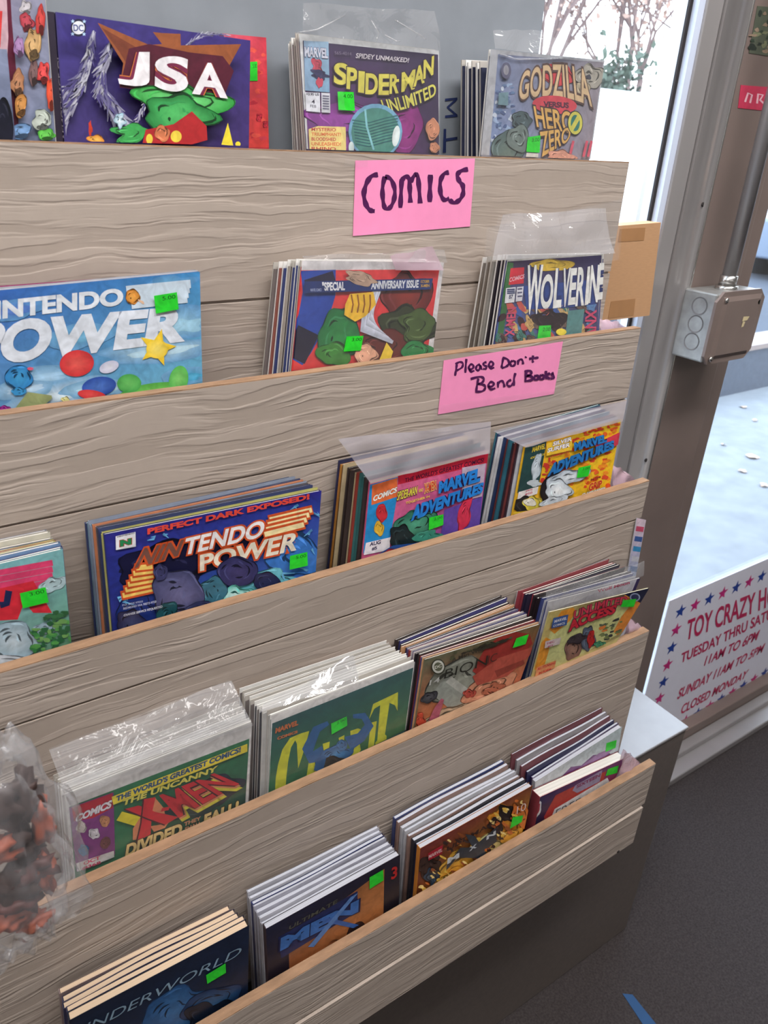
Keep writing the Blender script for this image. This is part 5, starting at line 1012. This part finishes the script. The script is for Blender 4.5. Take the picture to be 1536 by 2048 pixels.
def SS(pts, w_=9):
    w_ *= .85
    P = [pts[0]]
    for i in range(len(pts) - 1):
        p0 = pts[max(i - 1, 0)]; p1 = pts[i]; p2 = pts[i + 1]; p3 = pts[min(i + 2, len(pts) - 1)]
        for k in range(1, 5):
            t = k / 4; P.append(tuple(.5 * (2 * p1[j] + (p2[j] - p0[j]) * t + (2 * p0[j] - 5 * p1[j] + 4 * p2[j] - p3[j]) * t * t + (3 * p1[j] - p0[j] - 3 * p2[j] + p3[j]) * t ** 3) for j in (0, 1)))
    a.line(P, [w_ * (1 + .22 * math.sin(i * 1.3)) for i in range(len(P))], MARK, 'marker_lettering')
SS([(342, 152), (312, 160), (290, 195), (280, 240), (290, 285), (308, 308), (328, 312)], 11)
SS([(372, 160), (362, 210), (364, 265), (374, 300), (395, 296), (412, 262), (415, 215), (398, 172), (372, 160)], 10)
SS([(446, 172), (443, 235), (440, 298)], 10); SS([(446, 178), (462, 160), (478, 172), (482, 225), (484, 275)], 10); SS([(484, 185), (500, 158), (515, 155), (522, 210), (527, 278)], 10)
SS([(572, 152), (570, 215), (569, 272)], 11)
SS([(653, 142), (630, 150), (615, 185), (617, 235), (632, 262), (655, 256)], 10); SS([(737, 128), (705, 136), (690, 155), (700, 182), (714, 200), (715, 235), (700, 262), (675, 275), (655, 262)], 10)
a.build(r)
tp = crumple_sheet('clear_tape', [atY((690, 316), .6855), atY((735, 314), .6855), atY((735, 334), .6855), atY((688, 334), .6855)], SLEEVE, r, r.location, 6, 4, .0006, 4)
r, a = note('pink note on the second board asking not to bend books', [(888, 721), (1126, 683), (1108, 788), (876, 829)], .6222, 2)
for st_ in ([(688, 985), (684, 1010), (680, 1035)], [(682, 984), (700, 974), (714, 980), (710, 998), (686, 1012)], [(730, 960), (727, 990), (725, 1022)],
            [(742, 1008), (758, 1002), (760, 988), (748, 985), (740, 1000), (748, 1016), (765, 1012)], [(790, 985), (776, 990), (772, 1006), (784, 1010), (792, 990), (796, 1008)], [(818, 975), (806, 978), (806, 988), (818, 994), (814, 1004), (802, 1004)],
            [(830, 996), (845, 990), (846, 976), (834, 974), (828, 990), (836, 1002), (852, 998)], [(892, 955), (886, 985), (884, 1000)], [(888, 955), (910, 962), (916, 980), (904, 994), (884, 1000)], [(932, 968), (922, 978), (928, 992), (942, 986), (942, 972), (932, 968)],
            [(956, 966), (956, 986)], [(956, 972), (966, 962), (976, 968), (978, 984)], [(992, 950), (988, 956)], [(1022, 945), (1020, 968), (1024, 976)], [(1004, 960), (1025, 957), (1046, 954)],
            [(782, 1046), (776, 1076), (772, 1106)], [(748, 1048), (790, 1038), (806, 1048), (798, 1064), (780, 1070), (806, 1074), (812, 1088), (798, 1102), (768, 1104)],
            [(826, 1084), (846, 1078), (848, 1064), (834, 1062), (826, 1078), (836, 1094), (856, 1088)], [(868, 1060), (868, 1086)], [(868, 1068), (882, 1056), (892, 1064), (896, 1084)], [(926, 1052), (912, 1058), (908, 1074), (922, 1080), (934, 1066)], [(944, 1022), (938, 1050), (938, 1078)]): SS(st_, 5)
for st_ in ([(992, 1012), (988, 1055)], [(984, 1016), (1010, 1012), (1012, 1028), (992, 1034), (1016, 1038), (1016, 1052), (984, 1058)], [(1034, 1032), (1026, 1042), (1032, 1052), (1044, 1046), (1042, 1034), (1034, 1032)], [(1058, 1030), (1050, 1040), (1056, 1050), (1068, 1044), (1066, 1032), (1058, 1030)], [(1078, 1012), (1078, 1048)], [(1096, 1022), (1080, 1036), (1096, 1048)], [(1112, 1022), (1102, 1026), (1112, 1036), (1110, 1044), (1098, 1046)]): SS(st_, 5.5)
a.build(r)
crumple_sheet('clear_tape', [atY((868, 812), .6215), atY((1130, 776), .6215), atY((1126, 800), .6215), atY((868, 838), .6215)], SLEEVE, r, r.location, 12, 4, .0006, 5)

# ------------------------------------------------------------------ pink film scraps at the right ends, hanging bag, tape on the floor
def scrap(label, pts, y, seed):
    P = [atY(p, y) for p in pts]; c = sum(P, Vector()) / 4; r = root('pink_film_scrap', label, 'plastic film', c)
    crumple_sheet('film_fold', P, PINKBAG, r, c, 12, 10, .006, seed, 60); crumple_sheet('film_fold', [p + Vector((0.004, .006, -.002)) for p in P], PINKBAG, r, c, 10, 8, .006, seed + 5, 50); return r
scrap('crumpled pink film at the right end of the second tier', [(1196, 634), (1236, 646), (1272, 668), (1196, 690)], .650, 1)
scrap('crumpled pink film at the right end of the third tier', [(1224, 930), (1248, 942), (1284, 972), (1216, 1000)], .585, 2)
scrap('crumpled pink film at the right end of the fourth tier', [(1256, 1238), (1275, 1246), (1294, 1268), (1236, 1300)], .5195, 3)
scrap('crumpled pink film at the right end of the bottom tier', [(1246, 1500), (1262, 1512), (1296, 1542), (1220, 1590)], .4550, 4)
f, a, Q, n_ = stack(3, [(1274, 1036), (1292, 1040), (1270, 1160), (1252, 1165)], .5560, .5560, .5545, 0, None, None, .556, 'comic', .0012, 'narrow comic edge poking out past the rack end below the third tier', ('', ''), base=(206, 204, 214), seed=30, yfl=.5555)
a.quad([(1274, 1036), (1292, 1040), (1270, 1160), (1252, 1165)], [(226, 200, 214), (220, 200, 214), (150, 170, 206), (150, 170, 206)])
for k, c1 in enumerate(((200, 80, 110), (60, 90, 150), (60, 140, 190), (200, 200, 210), (40, 90, 150))): a.poly([(1273 - k * 3, 1052 + k * 20), (1288 - k * 3, 1054 + k * 20), (1286 - k * 3, 1064 + k * 20), (1271 - k * 3, 1062 + k * 20)], c1)
a.build(f)

bg_ = root('hanging_plastic_bag', 'crumpled clear bag of orange and red toys hanging at the left edge', 'plastic bag', atY((20, 1680), .415)); BO = bg_.location
import bmesh
def lump(name, c, rad, mt, seed, parent, off, rough=.25, sub=3, fs=40):
    bm = bmesh.new(); bmesh.ops.create_icosphere(bm, subdivisions=sub, radius=1)
    for v in bm.verts:
        d = 1 + rough * noise.noise(v.co * 1.7 + Vector((seed * 3.1, 0, 0))) + rough * .5 * noise.noise(v.co * 5 + Vector((0, seed, 0)))
        v.co = Vector((v.co.x * rad[0], v.co.y * rad[1], v.co.z * rad[2])) * d + Vector(c) - Vector(off)
    me = bpy.data.meshes.new(name); bm.to_mesh(me); bm.free(); me.materials.append(mt)
    for p in me.polygons: p.use_smooth = True
    return link(name, me, parent)
ORG = mat('orange_toy_plastic', (176, 88, 60), 0.5, var=0.25, vscale=30); REDT = mat('dark_red_toy_plastic', (92, 44, 40), 0.5, var=0.4, vscale=30); DBR = mat('dark_brown_toy_plastic', (70, 50, 46), 0.6, var=0.3)
c0 = atY((20, 1700), .415)
lump('bag_film', c0, (.040, .020, .112), BAG, 3, bg_, BO, .5, 5)
for k, (px, rd, mt) in enumerate((((14, 1610), (.012, .008, .016), DBR), ((48, 1590), (.010, .007, .018), DBR), ((82, 1640), (.007, .006, .022), ORG), ((10, 1692), (.014, .008, .012), ORG), ((44, 1690), (.012, .008, .014), DBR), ((66, 1740), (.014, .008, .014), REDT), ((92, 1745), (.006, .005, .018), ORG), ((26, 1770), (.016, .008, .016), DBR), ((14, 1835), (.014, .008, .009), ORG), ((70, 1842), (.010, .006, .005), ORG), ((46, 1800), (.012, .008, .010), REDT))):
    lump('bagged_toy', atY(px, .413), rd, mt, k, bg_, BO, .9, 3)
pb = [atZ(p, .0012) for p in ((1245, 1987), (1265, 1989), (1330, 2070), (1300, 2070))]; c = sum(pb, Vector()) / 4
tag(mesh('floor_tape', pb + [p + Vector((0, 0, -.0008)) for p in pb], BF, BLUETAPE, None, c), 'strip of blue tape stuck on the dark carpet', 'tape')

# ------------------------------------------------------------------ outdoors
def S2(o): o['kind'] = 'structure'; return o
S2(box('pavement', (-14, 0.86, -.10), (16, 2.80, -.012), CONC))
S2(box('street_ground', (-40, 2.80, -.2), (60, 60, -.10), ASPH))
S2(box('pavement_edge', (3.2, 2.80, -.10), (16, 3.0, .30), ASPH)); S2(box('pavement_edge_cap', (3.2, 2.78, .30), (16, 3.02, .335), BRONZE))
for (px, s, lb) in (((1505, 915), .05, 'largest curled leaf in the middle of the pale pavement'), ((1485, 943), .03, 'small dry leaf just below the largest curled leaf'), ((1528, 972), .03, 'dry leaf at the right frame edge on the pavement'), ((1486, 815), .03, 'leaf fleck nearest the dark pavement edge'), ((1510, 842), .022, 'tiny leaf fleck a little below the one nearest the pavement edge'), ((1446, 890), .022, 'tiny leaf fleck closest to the brown door post')):
    p = atZ(px, -.010); R_ = random.Random(px[0]); vs = [p + Vector((s * math.cos(t) * R_.uniform(.5, 1), s * math.sin(t) * R_.uniform(.5, 1), R_.uniform(.002, .014))) for t in [k * math.pi / 4 for k in range(8)]]
    o = mesh('fallen_leaf', [p + Vector((0, 0, .008))] + vs, [(0, 1 + k, 1 + (k + 1) % 8) for k in range(8)], LEAF, None, p); tag(o, lb, 'leaf', 'fallen leaves on the pavement')
def vehicle(label, loc, L_, W_, H_, paint, prof, name='car', cat='car', rot=0.0, win=None):
    r = root(name, label, cat, loc); M = Matrix.Rotation(rot, 4, 'Z')
    def ex(nm, pr, y0, y1, mt):
        n = len(pr); vs = [M @ Vector((x * L_, y0, z * H_)) + Vector(loc) for x, z in pr] + [M @ Vector((x * L_, y1, z * H_)) + Vector(loc) for x, z in pr]
        o = mesh(nm, vs, [tuple(range(n)), tuple(range(2 * n - 1, n - 1, -1))] + [(i, n + i, n + (i + 1) % n, (i + 1) % n) for i in range(n)], mt, r, loc); md = o.modifiers.new('b', 'BEVEL'); md.width = .04; md.segments = 3; md.limit_method = 'ANGLE'; return o
    ex('body', prof, 0, W_, paint)
    for w_ in win or []: ex('side_window', w_, -.012, .02, VGLASS)
    for wx in (-.33, .31):
        for yy in (-.02, W_ - .2):
            c = M @ Vector((wx * L_, yy, .31)); d = M @ Vector((0, .22, 0)); tube('wheel', [Vector(loc) + c, Vector(loc) + c + d], .32, RUBBER, r, loc, 20)
            tube('wheel_hub', [Vector(loc) + c - d * .02, Vector(loc) + c + d * .02], .18, STEEL, r, loc, 12)
    return r
carp = [(-.5, .22), (.5, .22), (.5, .52), (.47, .58), (.28, .64), (.12, .96), (-.25, 1.0), (-.42, .68), (-.5, .62)]
cw = [[(-.38, .66), (-.05, .66), (-.05, .94), (-.24, .95)], [(-.02, .66), (.22, .64), (.10, .92), (-.02, .94)]]
vehicle('white delivery van parked outside behind the window', (6.3, 5.2, -.1), 4.6, 2.0, 2.10, VANW, [(-.5, .14), (.5, .14), (.5, .44), (.44, .52), (.33, .58), (.26, .93), (.20, 1.0), (-.48, 1.0), (-.5, .95)], 'van', 'van', 0, [[(.06, .56), (.28, .56), (.22, .88), (.06, .90)]])
vehicle('blue grey car parked beyond the pavement edge', (13.0, 5.2, -.1), 4.4, 1.75, 1.35, CARG, carp, rot=0.1, win=cw)
def tree(label, x, y, h, seed, lean=0, spread=1.0, leafy=0, lm=None):
    R_ = random.Random(seed); r = root('bare_tree', label, 'tree', (x, y, -.1), 'trees and brush beyond the street')
    bm_v, bm_f = [], []; tips = []
    def seg(p, d, l, rad, dep):
        q = p + d * l; a_ = d.cross(Vector((.3, .2, .9))).normalized(); b_ = d.cross(a_); b0 = len(bm_v)
        for c, rr in ((p, rad), (q, rad * .7)):
            for k in range(4): bm_v.append(c + (a_ * math.cos(k * 1.571) + b_ * math.sin(k * 1.571)) * rr)
        for k in range(4): bm_f.append((b0 + k, b0 + (k + 1) % 4, b0 + 4 + (k + 1) % 4, b0 + 4 + k))
        if dep == 0: tips.append(q); return
        for _ in range(R_.choice((2, 3, 3))):
            nd = (d + Vector((R_.uniform(-1, 1), R_.uniform(-1, 1), R_.uniform(-.3, .6))) * .55 * spread).normalized(); seg(q, nd, l * R_.uniform(.6, .85), rad * .66, dep - 1)
            if dep < 4: tips.append(q)
    seg(Vector((x, y, -.1)), Vector((lean, 0, 1)).normalized(), h * .28, h * .014, 5)
    mesh('trunk', bm_v, bm_f, BARK, r, r.location)
    if leafy:
        vs, fs = [], []
        for t in tips:
            for _ in range(leafy):
                c = t + Vector((R_.gauss(0, .2), R_.gauss(0, .2), R_.gauss(0, .2))); s = R_.uniform(.03, .09); b0 = len(vs)
                u = Vector((R_.uniform(-1, 1), R_.uniform(-1, 1), R_.uniform(-1, 1))).normalized() * s; v = u.cross(Vector((R_.uniform(-1, 1), .4, .3))).normalized() * s * .6
                vs += [c - u, c + v, c + u, c - v]; fs.append((b0, b0 + 1, b0 + 2, b0 + 3))
        mesh('foliage', vs, fs, lm or BRUSH, r, r.location)
ORD = ['leftmost', 'second from the left', 'third from the left', 'fourth from the left', 'rightmost']
for k in range(5):
    x = 11.6 + k * 1.55; y = 12.6 + (k % 2) * 1.6; tree(('dry leaved brushy tree' if k % 2 else 'bare tangled tree') + ' beyond the street, ' + ORD[k], x, y, 6.2 + (k * 53 % 7) * .4, 40 + k, 0, 1.0, 5 if k % 2 else 2)
tree('small dark evergreen standing before the brush beyond the street', 10.9, 10.2, 3.3, 77, .02, .5, 4, EVERG)
